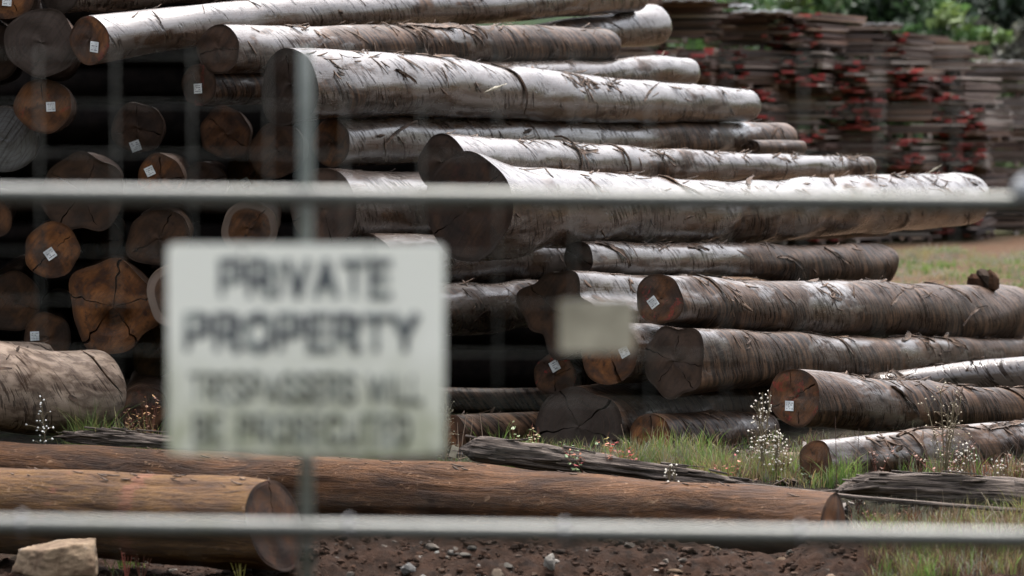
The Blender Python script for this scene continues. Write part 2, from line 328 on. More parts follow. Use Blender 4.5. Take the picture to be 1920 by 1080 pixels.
def make_steel():
    M = Mat('weathered_galvanised_steel', .5, .5)
    v = M.obj()
    n = M.noise(v, 12, 5, .6); m = M.noise(v, 70, 3, .6); k = M.noise(v, 3.5, 3, .6)
    c = M.mix(n, (.050, .052, .046), (.09, .09, .08))
    c = M.mix(M.step(k, .5, .7, 0, .6), c, (.055, .058, .042))
    c = M.mix(M.step(m, .6, .75, 0, .5), c, (.055, .046, .034))
    M.color(c); M.b.inputs['Metallic'].default_value = .35
    M.rough(M.math('ADD', M.math('MULTIPLY', n, .3), .28))
    M.bump(m, .15, .002)
    return M.m

def make_sign_face():
    M = Mat('weathered_white_sign_face', .45, .4)
    v = M.obj()
    sp = M.n('ShaderNodeSeparateXYZ'); M.set(sp.inputs[0], v)
    n = M.noise(M.vmul(v, (6, 6, 3)), 1.0, 5, .65, .4); m = M.noise(M.vmul(v, (26, 26, 14)), 1.0, 4, .6)
    low = M.step(M.math('ADD', sp.outputs[2], M.math('MULTIPLY', M.math('SUBTRACT', n, .5), .25)), .06, -.20)
    c = M.mix(M.math('MULTIPLY', low, M.step(m, .3, .65, .35, .8)), (.90, .87, .78), (.33, .335, .19))
    c = M.mix(M.math('MULTIPLY', low, M.step(n, .56, .72, 0, .75)), c, (.12, .13, .07))
    M.color(c)
    return M.m

def make_letters(name, c, wear):
    M = Mat(name, .6, .3)
    n = M.noise(M.obj(), 22, 4, .65)
    M.color(M.mix(M.step(n, .5 - wear * .2, .72 - wear * .2, 0, .75), c, (.42, .44, .40)))
    return M.m

def make_ground():
    M = Mat('yard_soil', .95, .06)
    v = M.obj()
    sp = M.n('ShaderNodeSeparateXYZ'); M.set(sp.inputs[0], v)
    y = sp.outputs[1]
    n = M.noise(v, 1.3, 5, .6); m = M.noise(v, 9, 6, .65); k = M.noise(v, 45, 5, .65); g = M.noise(v, .22, 4, .55)
    dirt = M.mix(M.step(m, .3, .7), (.006, .0034, .0022), (.024, .0125, .0078))
    dirt = M.mix(M.step(k, .55, .7, 0, .7), dirt, (.034, .023, .017))
    dirt = M.mix(M.step(M.noise(M.vmul(v, (1, 1, .2)), 3.1, 2, .5), .6, .72, 0, .55), dirt, (.026, .016, .0115))
    litter = M.mix(M.step(k, .4, .65), (.006, .0045, .003), (.020, .015, .009))
    litter = M.mix(M.step(n, .5, .7, 0, .6), litter, (.03, .04, .014))
    chips = M.mix(M.step(m, .35, .7), (.034, .017, .0095), (.070, .038, .020))
    chips = M.mix(M.step(n, .42, .66, 0, .7), chips, (.056, .042, .028))
    chips = M.mix(M.step(g, .52, .62, 0, .55), chips, (.042, .055, .021))
    c = M.mix(M.step(M.math('ADD', y, M.math('MULTIPLY', M.math('SUBTRACT', n, .5), 1.2)), 17.3, 18.3), dirt, litter)
    c = M.mix(M.step(M.math('ADD', y, M.math('MULTIPLY', n, 4)), 28, 33), c, chips)
    c = M.mix(M.step(y, 90, 130), c, (.05, .075, .03))
    M.color(c)
    M.bump(M.math('ADD', m, M.math('MULTIPLY', k, .5)), .8, .02)
    return M.m

def make_rock():
    M = Mat('ochre_sandstone', .9, .2)
    v = M.obj()
    n = M.noise(v, 7, 6, .65, .4); m = M.noise(v, 30, 5, .65)
    c = M.mix(M.step(n, .3, .65), (.062, .037, .021), (.145, .102, .064))
    c = M.mix(M.step(n, .6, .68, 0, .8), c, (.11, .095, .085))
    c = M.mix(M.step(m, .58, .72, 0, .5), c, (.10, .06, .035))
    M.color(c); M.bump(M.math('ADD', n, m), .7, .012)
    return M.m

MT = dict(
    log=make_log_surface(), rot=make_rot_surface(), cut=make_cut_surface(), steel=make_steel(), ground=make_ground(), rock=make_rock(),
    sign=make_sign_face(), signback=simple('bare_sign_back', (.30, .30, .30), (.42, .42, .42), 10),
    letters=make_letters('faded_black_lettering', (.05, .056, .072), .2), letters2=make_letters('worn_black_lettering', (.035, .038, .032), .35),
    plate=simple('dirty_cream_plate', (.24, .21, .155), (.42, .37, .28), 14, .6, .3, bump=.05),
    paper=simple('white_paper_tag', (.42, .42, .42), (.66, .66, .66), 14, .7, .3, bump=0),
    ink=simple('tag_ink', (.10, .10, .11), (.30, .30, .31), 60, .8, .2, bump=0),
    shred=simple('loose_bark', (.010, .006, .004), (.085, .05, .031), 11, .8, .25, (1, 1, 1), .5, .01),
    rotgrey=simple('rotten_grey_wood', (.012, .008, .0065), (.115, .09, .074), 1.0, .9, .2, (5, 70, 70), .9, .02, 6),
    tint=painted('sawn_timber'), grass=painted('grass_blades', .7, .3, .12, 30, .35), leaf=painted('leaves', .6, .35, .1, 4, .3),
    stone=painted('broken_stone', .95, .06, .45, 30),
    trunk=simple('tree_bark', (.03, .025, .02), (.08, .065, .05), 6, .9, .2, (6, 6, 1), .6, .03),
    stem=painted('plant_stems', .8, .2, .1, 30), hill=simple('wooded_hill', (.012, .022, .010), (.04, .06, .025), .08, .95, .1, bump=0, detail=8),
    post=simple('dull_green_grey_post', (.085, .095, .083), (.155, .165, .148), 9, .5, .4, bump=.05, bd=.002),
    black=simple('shade_black_bark', (.004, .003, .0025), (.010, .007, .0055), 8, .9, .1),  # near-black colour standing in for the deep shade between the logs
    wire=simple('dull_fence_wire', (.035, .036, .028), (.06, .06, .05), 20, .6, .3, bump=0),
    tie=simple('galvanised_tie', (.11, .112, .115), (.17, .172, .175), 20, .35, .5, bump=0),
)

# ------------------------------------------------------------------ object helpers
def link(o, parent=None):
    COL.objects.link(o)
    if parent is not None: o.parent = parent
    return o
def tag(o, label=None, cat=None, group=None, kind=None):
    for k, v in (('label', label), ('category', cat), ('group', group), ('kind', kind)):
        if v: o[k] = v
    return o
def empty(name, loc, label, cat, group=None, mat=None):
    o = bpy.data.objects.new(name, None); o.empty_display_size = .1
    link(o)
    if mat is not None: o.matrix_world = mat
    else: o.location = loc
    return tag(o, label, cat, group)

def np_mesh(name, V, Q=None, T=None, mats=(), smooth=True, qmat=None):
    me = bpy.data.meshes.new(name)
    V = np.asarray(V, dtype=np.float32)
    me.vertices.add(len(V)); me.vertices.foreach_set('co', V.ravel())
    loops, start, total = [], [], []
    n = 0
    for A, k in ((Q, 4), (T, 3)):
        if A is None or len(A) == 0: continue
        A = np.asarray(A, dtype=np.int32)
        loops.append(A.ravel()); start.append(np.arange(len(A)) * k + n); total.append(np.full(len(A), k)); n += A.size
    loops = np.concatenate(loops); start = np.concatenate(start).astype(np.int32); total = np.concatenate(total).astype(np.int32)
    me.loops.add(len(loops)); me.loops.foreach_set('vertex_index', loops)
    me.polygons.add(len(start)); me.polygons.foreach_set('loop_start', start); me.polygons.foreach_set('loop_total', total)
    me.polygons.foreach_set('use_smooth', np.full(len(start), smooth))
    for m in mats: me.materials.append(m)
    if qmat is not None: me.polygons.foreach_set('material_index', np.asarray(qmat, dtype=np.int32))
    me.update(calc_edges=True); me.validate()
    return me

def grid_quads(nr, nc, wrap=False, off=0):
    i = np.arange(nr - 1)[:, None]; j = np.arange(nc if wrap else nc - 1)[None]
    j2 = (j + 1) % nc
    return np.stack([off + i * nc + j, off + i * nc + j2, off + (i + 1) * nc + j2, off + (i + 1) * nc + j], -1).reshape(-1, 4)

class MB:
    """collects faces (with a tint each) into ONE mesh object"""
    def __init__(s): s.v, s.f, s.c, s.mi = [], [], [], []
    def poly(s, pts, faces, col=(.5, .5, .5), mi=0):
        o = len(s.v); s.v += [tuple(p) for p in pts]
        for f in faces: s.f.append(tuple(o + i for i in f)); s.c.append(col); s.mi.append(mi)
    def box(s, M, sx, sy, sz, col=(.5, .5, .5), endcol=None, mi=0):
        """box centred on matrix M; the two x ends may have another colour"""
        P = [M @ Vector((x * sx / 2, y * sy / 2, z * sz / 2)) for x in (-1, 1) for y in (-1, 1) for z in (-1, 1)]
        o = len(s.v); s.v += [tuple(p) for p in P]
        for k, f in enumerate(((0, 1, 3, 2), (4, 6, 7, 5), (0, 4, 5, 1), (2, 3, 7, 6), (0, 2, 6, 4), (1, 5, 7, 3))):
            s.f.append(tuple(o + i for i in f)); s.c.append(endcol if (endcol and k == 0) else col); s.mi.append(mi)
    def tube(s, pts, rad, n=6, col=(.5, .5, .5), cap=True, mi=0):
        pts = [Vector(p) for p in pts]; o = len(s.v); m = len(pts)
        if not hasattr(rad, '__len__'): rad = [rad] * m
        prev = None
        for i, p in enumerate(pts):
            d = (pts[min(i + 1, m - 1)] - pts[max(i - 1, 0)]).normalized()
            a = prev if prev is not None else (Vector((0, 0, 1)) if abs(d.z) < .9 else Vector((1, 0, 0)))
            u = (a - d * a.dot(d)).normalized(); w = d.cross(u); prev = u
            for k in range(n):
                t = 2 * math.pi * k / n
                s.v.append(tuple(p + (u * math.cos(t) + w * math.sin(t)) * rad[i]))
        for i in range(m - 1):
            for k in range(n):
                k2 = (k + 1) % n
                s.f.append((o + i * n + k, o + i * n + k2, o + (i + 1) * n + k2, o + (i + 1) * n + k)); s.c.append(col); s.mi.append(mi)
        if cap:
            s.f.append(tuple(o + k for k in reversed(range(n)))); s.f.append(tuple(o + (m - 1) * n + k for k in range(n))); s.c += [col, col]; s.mi += [mi, mi]
    def build(s, name, mat, parent=None, smooth=False):
        me = bpy.data.meshes.new(name)
        me.from_pydata(s.v, [], s.f)
        for m in (mat if isinstance(mat, (list, tuple)) else [mat]): me.materials.append(m)
        a = me.attributes.new('tint', 'FLOAT_COLOR', 'FACE')
        a.data.foreach_set('color', np.array([(*c, 1.0) for c in s.c], dtype=np.float32).ravel())
        me.polygons.foreach_set('material_index', np.array(s.mi, dtype=np.int32))
        me.polygons.foreach_set('use_smooth', np.full(len(s.f), smooth))
        me.update()
        return link(bpy.data.objects.new(name, me), parent)

# ------------------------------------------------------------------ ground height
def sm(x, a, b):
    t = np.clip((x - a) / (b - a), 0, 1); return t * t * (3 - 2 * t)
def ground_z(x, y):
    x = np.asarray(x, float); y = np.asarray(y, float)
    hollow = -.26 + .13 * sm(x, 1.9, 2.7)
    yg = 18.33 - .525 * (np.minimum(x, 1.95) - .14) + .45 * sm(x, 1.9, 2.6)
    z = hollow * (1 - sm(y, yg + .25, yg + 1.15))
    crest = .24 * sm(x, -2.0, -1.2) * (1 - .55 * sm(x, .2, 1.6)) + .10 * sm(x, 1.5, 1.9) * (1 - sm(x, 2.1, 2.5))
    z = z + crest * np.exp(-((y - 16.75) / .42) ** 2) * (y < 30)
    z = z + .9 * (1 - sm(y, 7.5, 14.5))
    z = z - .15 * sm(y, 21.5, 24) * (1 - sm(y, 30, 38)) * sm(x, 1.5, 4)
    return z

# ------------------------------------------------------------------ logs
def build_log(key, label, ctrl, d0, o, group, name='log'):
    R_ = random.Random(key)
    C, R = log_axis(key, ctrl, d0, o)
    side = len(ctrl) > 1
    front = key in FRONT
    P, r, s, L = smooth_path(C, R, .035 if (side or front) else .12)
    nr = len(P); na = 72 if side else 56
    # frame: x along the log, z up
    ex = P[-1] - P[0]; ex /= np.linalg.norm(ex)
    ez = np.array([0, 0, 1.0]) - ex * ex[2]; ez /= np.linalg.norm(ez)
    ey = np.cross(ez, ex)
    B = np.stack([ex, ey, ez], 1)
    base = P[0].copy()
    Q = (P - base) @ B                      # local centre line
    if side and L > 2.5:                    # no trunk is quite straight
        env = np.sin(np.pi * np.clip(s / L, 0, 1)) * r.mean()
        for a in (1, 2):
            for kq in (2.0, 3.7, 6.1): Q[:, a] += env * R_.uniform(-.11, .11) / kq ** .35 * np.sin(kq * np.pi * s / L * .8 + R_.uniform(0, 6))
    phi = np.linspace(0, 2 * math.pi, na, endpoint=False)
    # cracks in the sawn end add their own columns
    ncr = o.get('cracks', R_.choice([0, 1, 2])) 
    a0 = R_.uniform(0, 6.28)
    cr = [(a0 + 2 * math.pi * i / max(ncr, 1) + R_.uniform(-.35, .35)) % (2 * math.pi) for i in range(ncr)]
    lr = random.Random(o.get('lseed', key))
    lob = [(k, lr.uniform(.5, 1.0) / k ** .5, lr.uniform(0, 6.28)) for k in (2, 3, 4, 5, 7)]
    amp = o.get('lobes', .028 if side else .05)
    bumps = [(R_.uniform(.8, 7), R_.randint(0, 4), R_.uniform(0, 6.28), R_.uniform(.3, 1)) for _ in range(12)]
    knots = [(R_.uniform(.3, L), R_.uniform(0, 6.28), R_.uniform(.05, .12), R_.uniform(-.04, .09)) for _ in range(int(L * 2.2))]
    ph2 = [(R_.uniform(18, 60), R_.randint(3, 14), R_.uniform(0, 6.28)) for _ in range(9)]
    rot = o.get('rot', 0)
    def radius(sv, f, r0):
        sv = np.asarray(sv)[..., None] if np.ndim(sv) else sv
        g = np.zeros(np.broadcast(sv, f).shape)
        decay = np.exp(-sv / 1.1)
        for k, a, p in lob: g = g + amp * a * np.cos(k * f + p) * (.25 + .75 * decay)
        if 'spur' in o: g = g + o['spur'][1] * np.exp(-(np.angle(np.exp(1j * (f - o['spur'][0]))) / .55) ** 2) * np.exp(-(sv / .42) ** 2)
        if 'flat' in o: g = g - .16 * np.clip(np.cos(f - math.pi / 2), 0, 1) ** 2 - .1 * np.clip(-np.cos(f - math.pi / 2), 0, 1) ** 2 + .05 * np.abs(np.cos(f))
        for k, m, p, a in bumps: g = g + .014 * a * np.sin(k * sv + m * f + p)
        for ks, kf, kw, ka in knots:
            df = np.angle(np.exp(1j * (f - kf)))
            g = g + ka * np.exp(-((sv - ks) / kw) ** 2 - (df * .22 / kw) ** 2) * (sv > .2)
        return (np.asarray(r0)[..., None] if np.ndim(r0) else r0) * (1 + g)
    ty, tz = o.get('tilt', (R_.uniform(-.09, .09), R_.uniform(-.09, .09)))
    fdir = 0
    def shear(sv, y, z, k0):
        return (ty * y + tz * z) * np.clip(1 - sv / max(.6, 1.2 * k0 * 2), 0, 1)
    # rows: extra domed rows at the far end
    RR = radius(s, phi[None], r)
    if side or front:                       # fine unevenness and, on the weathered logs, lengthwise furrows
        cs = [(math.cos(q), math.sin(q)) for q in phi]; so = R_.uniform(0, 50)
        for i in range(nr):
            fade = min(1, s[i] / .06); rr0 = float(r[i])
            for j, (cq, sq) in enumerate(cs):
                if rot:
                    n = mnoise.noise((s[i] * 1.1 + so, cq * 3.2, sq * 3.2)) * .022 + mnoise.noise((s[i] * 2.2 + so, cq * 9, sq * 9)) * .012 - max(0, mnoise.noise((s[i] * 1.5 - so, cq * 13, sq * 13)) - .18) * .09
                else:
                    n = mnoise.noise((s[i] * 2.6 + so, cq * 2.6, sq * 2.6)) * .02 + mnoise.noise((s[i] * 9 + so, cq * 7, sq * 7)) * .007
                RR[i, j] *= 1 + n * fade
    tail = []
    dome = o.get('dome', 0)
    if dome:
        k = max(3, int(.30 * r[-1] / .035))
        fa = np.ones(nr)
        fa[-k:] = np.sqrt(np.clip(1 - (np.linspace(0, 1, k) * .70) ** 2.4, 0, 1))
        RR = RR * fa[:, None]
    X = np.repeat(Q[:, 0:1], na, 1); Y = Q[:, 1:2] + RR * np.cos(phi)[None]; Z = Q[:, 2:3] + RR * np.sin(phi)[None]
    X = X + shear(s[:, None], Y - Q[:, 1:2], Z - Q[:, 2:3], r[0])
    V = np.stack([X, Y, Z], -1).reshape(-1, 3)
    Qd = grid_quads(nr, na, True)
    # far end closed by a fan
    c = len(V)
    V = np.concatenate([V, [[Q[-1, 0] + .02, Q[-1, 1], Q[-1, 2]]]])
    j = np.arange(na); T = np.stack([(nr - 1) * na + j, (nr - 1) * na + (j + 1) % na, np.full(na, c)], 1)
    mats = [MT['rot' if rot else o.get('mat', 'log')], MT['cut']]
    QT, TT = Qd[:, ::-1], T[:, ::-1]
    me = np_mesh('trunk', V, Qd[:, ::-1], T[:, ::-1], mats, True, np.concatenate([np.zeros(len(Qd)), np.zeros(len(T)) if dome else np.ones(len(T))]))
    mw = Matrix(((ex[0], ey[0], ez[0], base[0]), (ex[1], ey[1], ez[1], base[1]), (ex[2], ey[2], ez[2], base[2]), (0, 0, 0, 1)))
    root = empty(name, None, label, 'log', group, mw)
    seed = R_.uniform(0, 9)
    tr = link(bpy.data.objects.new('trunk', me), root)
    small = MB()
    pr = dict(seed=seed, pale=float(o.get('pale', .5)), tap=float(o.get('tap', 99)), dark=float(o.get('dark', 0)), barky=float(o.get('rough', 0)), matte=float(o.get('matte', 0)), hue=float(rot == 2),
              warm=float(o.get('warm', .4)), red=float(o.get('red', 0)), saw=float(o.get('saw', 0)), sap=float(o.get('sap', 0)))
    def props(ob):
        for k, v in pr.items(): ob[k] = v
    props(tr)
    # sawn end
    cols = [(p, 0, 0.0) for p in phi]
    wide = o.get('wide', 1.0)
    for i, a in enumerate(cr):
        dl = R_.uniform(.004, .008) * wide / r[0]
        end = R_.uniform(.75, 1.0) if wide < 1.2 else 1.0
        cols = [q for q in cols if abs(np.angle(np.exp(1j * (q[0] - a)))) > dl * 1.3 or q[1]]
        cols += [((a - dl) % 6.28318, 1, end), (a, 2, end), ((a + dl) % 6.28318, 1, end)]
    cols.sort()
    ca = np.array([q[0] for q in cols])
    fr = np.array([.02, .08, .16, .26, .38, .5, .62, .74, .85, .93, .985, 1.0])
    rim = radius(0.0, ca, r[0])
    jit = np.array([R_.uniform(-.07, .07) for _ in fr]) * np.linspace(1.5, .3, len(fr))
    cy = Q[0, 1]; cz = Q[0, 2]
    verts, rads = [], []
    for i, f in enumerate(fr):
        a = ca + np.array([jit[i] if q[1] else 0 for q in cols]) * (f < .99)
        rr = rim * f
        y = rr * np.cos(a); z = rr * np.sin(a)
        x = ty * y + tz * z - .002
        dep = np.array([(.07 * min(1, (f - .02) * 6) if (q[1] == 2 and f <= q[2]) else 0) for q in cols])
        x = x + dep + np.array([.004 * math.sin(3 * q[0] + 7 * f + seed) for q in cols]) * (f < .98)
        if key == 'E14':   # dark hollow low in the heart
            hol = np.exp(-(((y + .03) / .10) ** 2 + ((z + .12) / .07) ** 2))
            x = x + .16 * hol * (f < .95)
        verts.append(np.stack([x, y + cy, z + cz], 1)); rads += [f] * len(ca)
    V = np.concatenate(verts + [np.array([[-.002, cy, cz]])]); n = len(ca); rads.append(0.0)
    Qd = grid_quads(len(fr), n, True); j = np.arange(n)
    T = np.stack([(j + 1) % n, j, np.full(n, len(V) - 1)], 1)
    mc = np_mesh('cut_end', V, Qd, T, [MT['cut']], False)
    at = mc.attributes.new('rad', 'FLOAT', 'POINT'); at.data.foreach_set('value', np.array(rads, dtype=np.float32))
    ce = link(bpy.data.objects.new('cut_end', mc), root); props(ce)
    # stapled paper tag
    if 'tag' in o:
        tx, tyy, trot = o['tag']
        a = np.array(CAM); dirv = pt(tx, tyy, 1.0) - a
        la = (a - base) @ B; ld = dirv @ B
        # plane x = ty*y + tz*z
        den = ld[0] - ty * (ld[1]) - tz * (ld[2]); num = -(la[0] - ty * (la[1] - cy) - tz * (la[2] - cz))
        q = la + ld * (num / den)
        nrm = Vector((-1, ty, tz)).normalized()
        # right as seen from the camera
        rt = Vector((0, -1, 0)); rt = (rt - nrm * rt.dot(nrm)).normalized(); up = nrm.cross(rt) * -1
        if up.z < 0: up = -up
        w = 17.5 * d0 / F * R_.uniform(.88, 1.08); th = math.radians(trot)
        u = rt * math.cos(th) + up * math.sin(th); vv = up * math.cos(th) - rt * math.sin(th)
        cpos = Vector(q) + nrm * .007
        mb = MB()
        M = Matrix((( *u, 0), (*vv, 0), (*nrm, 0), (0, 0, 0, 1))).transposed(); M.translation = cpos
        mb.box(M, w, w * 1.05, .006); ink = MB()
        rr2 = random.Random(key + 't')
        for row in range(4):
            x0 = -w * .36
            while x0 < w * .34:
                bw = rr2.uniform(.05, .16) * w
                if rr2.random() < .72 and not (row == 2 and rr2.random() < .6):
                    M2 = M.copy(); M2.translation = cpos + u * (x0 + bw / 2) + vv * (w * (.30 - .2 * row)) + nrm * .0035
                    ink.box(M2, bw * .8, w * rr2.uniform(.07, .13), .001)
                x0 += bw
        pt_ = mb.build('paper_tag', MT['paper'], root); ink.build('printing', MT['ink'], pt_)
    for s0, f0, ln, wd, an in o.get('big', [(R_.uniform(.3, L * .8), R_.uniform(.42, .95), R_.uniform(.25, .6), R_.uniform(.02, .05), R_.gauss(.3, .6)) for _ in range(4 if (o.get('flakes', 0) > 18 and not rot) else 0)]):
        f0 *= math.pi; k = 12; rows = []; r0 = float(np.interp(s0, s, r)); lf = R_.uniform(.015, .05); bow = R_.uniform(-.25, .25)
        top, bot = [], []
        for i in range(k):
            t = i / (k - 1); e = (t - .5) * ln; wv = wd * (.25 + .75 * math.sin(math.pi * (.08 + .86 * t))) * R_.uniform(.65, 1.2); a2 = an + bow * (t - .5) * 2
            for q, sgn in enumerate((-1, 0, 1)):
                ss = min(max(s0 + e * math.cos(a2) - sgn * wv * math.sin(a2) * .5, .01), L - .05)
                ff = f0 + (e * math.sin(a2) + sgn * wv * math.cos(a2) * .5) / r0
                h = float(radius(ss, np.array(ff), float(np.interp(ss, s, r)))) + .004 + (0 if q == 1 else R_.uniform(.002, .014)) + lf * max(0, t - .6) * 2
                c0 = [float(np.interp(ss, s, Q[:, a])) for a in range(3)]
                for lst, hh in ((top, h), (bot, h - .006)):
                    lst.append((c0[0], c0[1] + hh * math.cos(ff), c0[2] + hh * math.sin(ff)))
        n3 = 3 * k; fs = []
        for i in range(k - 1):
            for q in (0, 1):
                a = 3 * i + q; fs += [(a, a + 1, a + 4, a + 3), (n3 + a + 3, n3 + a + 4, n3 + a + 1, n3 + a)]
            fs += [(3 * i, 3 * i + 3, n3 + 3 * i + 3, n3 + 3 * i), (3 * i + 2, n3 + 3 * i + 2, n3 + 3 * i + 5, 3 * i + 5)]
        for i in (0, k - 1): fs += [(3 * i, n3 + 3 * i, n3 + 3 * i + 1, 3 * i + 1), (3 * i + 1, n3 + 3 * i + 1, n3 + 3 * i + 2, 3 * i + 2)]
        mb = MB(); mb.poly(top + bot, fs); mb.build('bark_strip', MT['shred'], root)
    # loose bark shreds lying on and curling off the surface
    nf = o.get('flakes', 0)
    if nf:
        cl = [(R_.uniform(.1, L), R_.uniform(.3, .95) * math.pi) for _ in range(max(2, int(L * 1.4)))]
        for _ in range(int(nf * 2.2)):
            s0 = R_.uniform(.05, L * .98)
            if key in ('G1', 'G2', 'F1', 'F2'):
                s0 = R_.uniform(.05, L * .6) if key[0] == 'G' else R_.uniform(L * .3, L * .97)
            if R_.random() < o.get('fp', 0): s0 = L * (.45 + R_.gauss(0, .06)) if key == 'L3' else L * (.93 + R_.gauss(0, .02))
            s0 = min(max(s0, .05), L * .98)
            f0 = R_.uniform(.28, 1.22) * math.pi
            if R_.random() < .5: f0 = R_.uniform(.35, .75) * math.pi
            if not rot and not o.get('fp') and R_.random() < .62:
                q0 = R_.choice(cl); s0 = min(max(q0[0] + R_.gauss(0, .09), .05), L * .98); f0 = q0[1] + R_.gauss(0, .28)
            ln = R_.uniform(.04, .15) * (1 if R_.random() < .8 else 2.0); wd = R_.uniform(.007, .024) * (1 if R_.random() < .85 else 1.8)
            if rot: ln = R_.uniform(.02, .09); wd = R_.uniform(.004, .012)
            an = (R_.gauss(.85, .45) if R_.random() < .65 else R_.uniform(-1.6, 1.6)) if not rot else R_.gauss(0, .35)
            if key == 'L3' and R_.random() < .4: ln *= 2; wd *= 1.6
            lift = R_.uniform(.002, .03) * (1 if R_.random() < .7 else 2.0)
            if rot: lift *= .35
            k = 6; rows = []
            r0 = float(np.interp(s0, s, r))
            for i in range(k):
                t = i / (k - 1); e = (t - .5) * ln
                wv = wd * (math.sin(math.pi * min(.97, .12 + t * .8)) ** .7) * R_.uniform(.7, 1.2)
                row = []
                for sgn in (-1, 1):
                    ss = s0 + e * math.cos(an) - sgn * wv * math.sin(an) * .5
                    ss = min(max(ss, .01), L - .03)
                    ff = f0 + (e * math.sin(an) + sgn * wv * math.cos(an) * .5) / r0
                    ra = float(radius(ss, np.array(ff), float(np.interp(ss, s, r))))
                    h = ra + .003 + lift * t * t
                    qx = [float(np.interp(ss, s, Q[:, a])) for a in range(3)]
                    row.append((h, ff, qx, ss))
                rows.append(row)
            top, bot = [], []
            for row in rows:
                for h, ff, qx, ss in row:
                    for lst, hh in ((top, h), (bot, h - .004)):
                        y = hh * math.cos(ff); z = hh * math.sin(ff)
                        lst.append((qx[0] + float(shear(ss, y, z, r[0])), qx[1] + y, qx[2] + z))
            o2 = 2 * k; fs = []
            for i in range(k - 1):
                a, b_, c_, d_ = 2 * i, 2 * i + 1, 2 * i + 3, 2 * i + 2
                fs += [(a, b_, c_, d_), (o2 + d_, o2 + c_, o2 + b_, o2 + a), (a, d_, o2 + d_, o2 + a), (b_, o2 + b_, o2 + c_, c_)]
            fs += [(0, o2, o2 + 1, 1), (2 * k - 2, 2 * k - 1, o2 + 2 * k - 1, o2 + 2 * k - 2)]
            if ln > .19 or wd > .036:
                mb = MB(); mb.poly(top + bot, fs); mb.build('bark_strip', MT['shred'], root)
            else: small.poly(top + bot, fs)
        if small.v:   # crumbs of bark belong to the trunk's own surface
            o1 = len(me.vertices); V0 = np.zeros(o1 * 3, dtype=np.float32); me.vertices.foreach_get('co', V0)
            allv = np.concatenate([V0.reshape(-1, 3), np.array(small.v, dtype=np.float32)])
            q2 = np.array(small.f, dtype=np.int32) + o1
            m2 = np_mesh('trunk', allv, np.concatenate([QT, q2]), TT, mats + [MT['shred']], True, np.concatenate([np.zeros(len(QT)), np.full(len(q2), 2), np.zeros(len(TT)) if dome else np.ones(len(TT))]))
            tr.data = m2; bpy.data.meshes.remove(me)
    return root, P, r

AXES = []
for k, (label, ctrl, d0, o) in LOGS.items():
    ro, P, r = build_log(k, label, ctrl, DEPTH.get(k, d0), o, 'logs stacked in the pile')
    AXES.append((P[::6], r[::6]))
for k, (label, ctrl, o) in FRONT.items():
    ro, P, r = build_log(k, label, ctrl, o['D'][0], o, 'logs lying before the pile')
    AXES.append((P[::6], r[::6]))

# logs deep in the heart of the pile, their shade put into a near-black colour
dv = np.array([TAN, 1.0, 0.0]); dv /= np.linalg.norm(dv)
def clear(c, rad, L, slack=.93, dv=dv):
    t = np.linspace(0, L, 14)[:, None]; S = c[None] + dv[None] * t
    for P, r in AXES:
        d = np.linalg.norm(S[:, None] - P[None], axis=2) - (rad + r[None])*slack
        if d.min() < 0: return False
    return True
fill = 0
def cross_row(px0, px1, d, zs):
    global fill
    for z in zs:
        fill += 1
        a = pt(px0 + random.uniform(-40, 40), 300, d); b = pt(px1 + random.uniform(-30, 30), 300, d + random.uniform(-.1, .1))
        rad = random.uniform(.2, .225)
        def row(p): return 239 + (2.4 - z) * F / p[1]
        build_log('fill%d' % fill, 'crosswise log coloured black for shade in the heart of the pile', [((a[0] / a[1]) * F + 960, row(a), 2 * rad * F / a[1]), ((b[0] / b[1]) * F + 960, row(b), 2 * rad * .95 * F / b[1])], float(a[1]),
                  dict(D=[float(a[1]), float(b[1])], mat='black', warm=.1, pale=.0, cracks=0), 'logs coloured black for shade in the heart of the pile')
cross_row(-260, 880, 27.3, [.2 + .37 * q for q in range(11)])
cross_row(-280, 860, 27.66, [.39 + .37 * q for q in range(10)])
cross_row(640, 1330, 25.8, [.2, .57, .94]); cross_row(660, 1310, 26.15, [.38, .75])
# upper rows of the pile, above and left of the picture, that shade what lies below
def row_log(px, py, d, dia, t, L, k):
    build_log('row%d' % k, 'log of the upper and outer rows that carry the pile on past the picture', [(px, py, dia)], d, dict(L=L, warm=.3, pale=.5, cracks=1, t=t), 'outer rows of the pile')
k = 0
for px, py, d in [(-70, -120, 21.9), (60, -135, 24.7), (190, -130, 24.9), (320, -120, 25.2), (450, -140, 25.1), (580, -130, 25.4), (-10, -250, 24.7), (130, -250, 25.0), (270, -240, 25.2),
                  (-150, 20, 21.8), (-140, 150, 21.6), (-150, 280, 22.0), (-145, 400, 21.8), (-150, 520, 21.9)]:
    k += 1; row_log(px, py, d, 118, TAN if py < -60 else (px - 960) / F + .03, 7.5 if py < -60 else 5, k)
print('fill logs', fill)

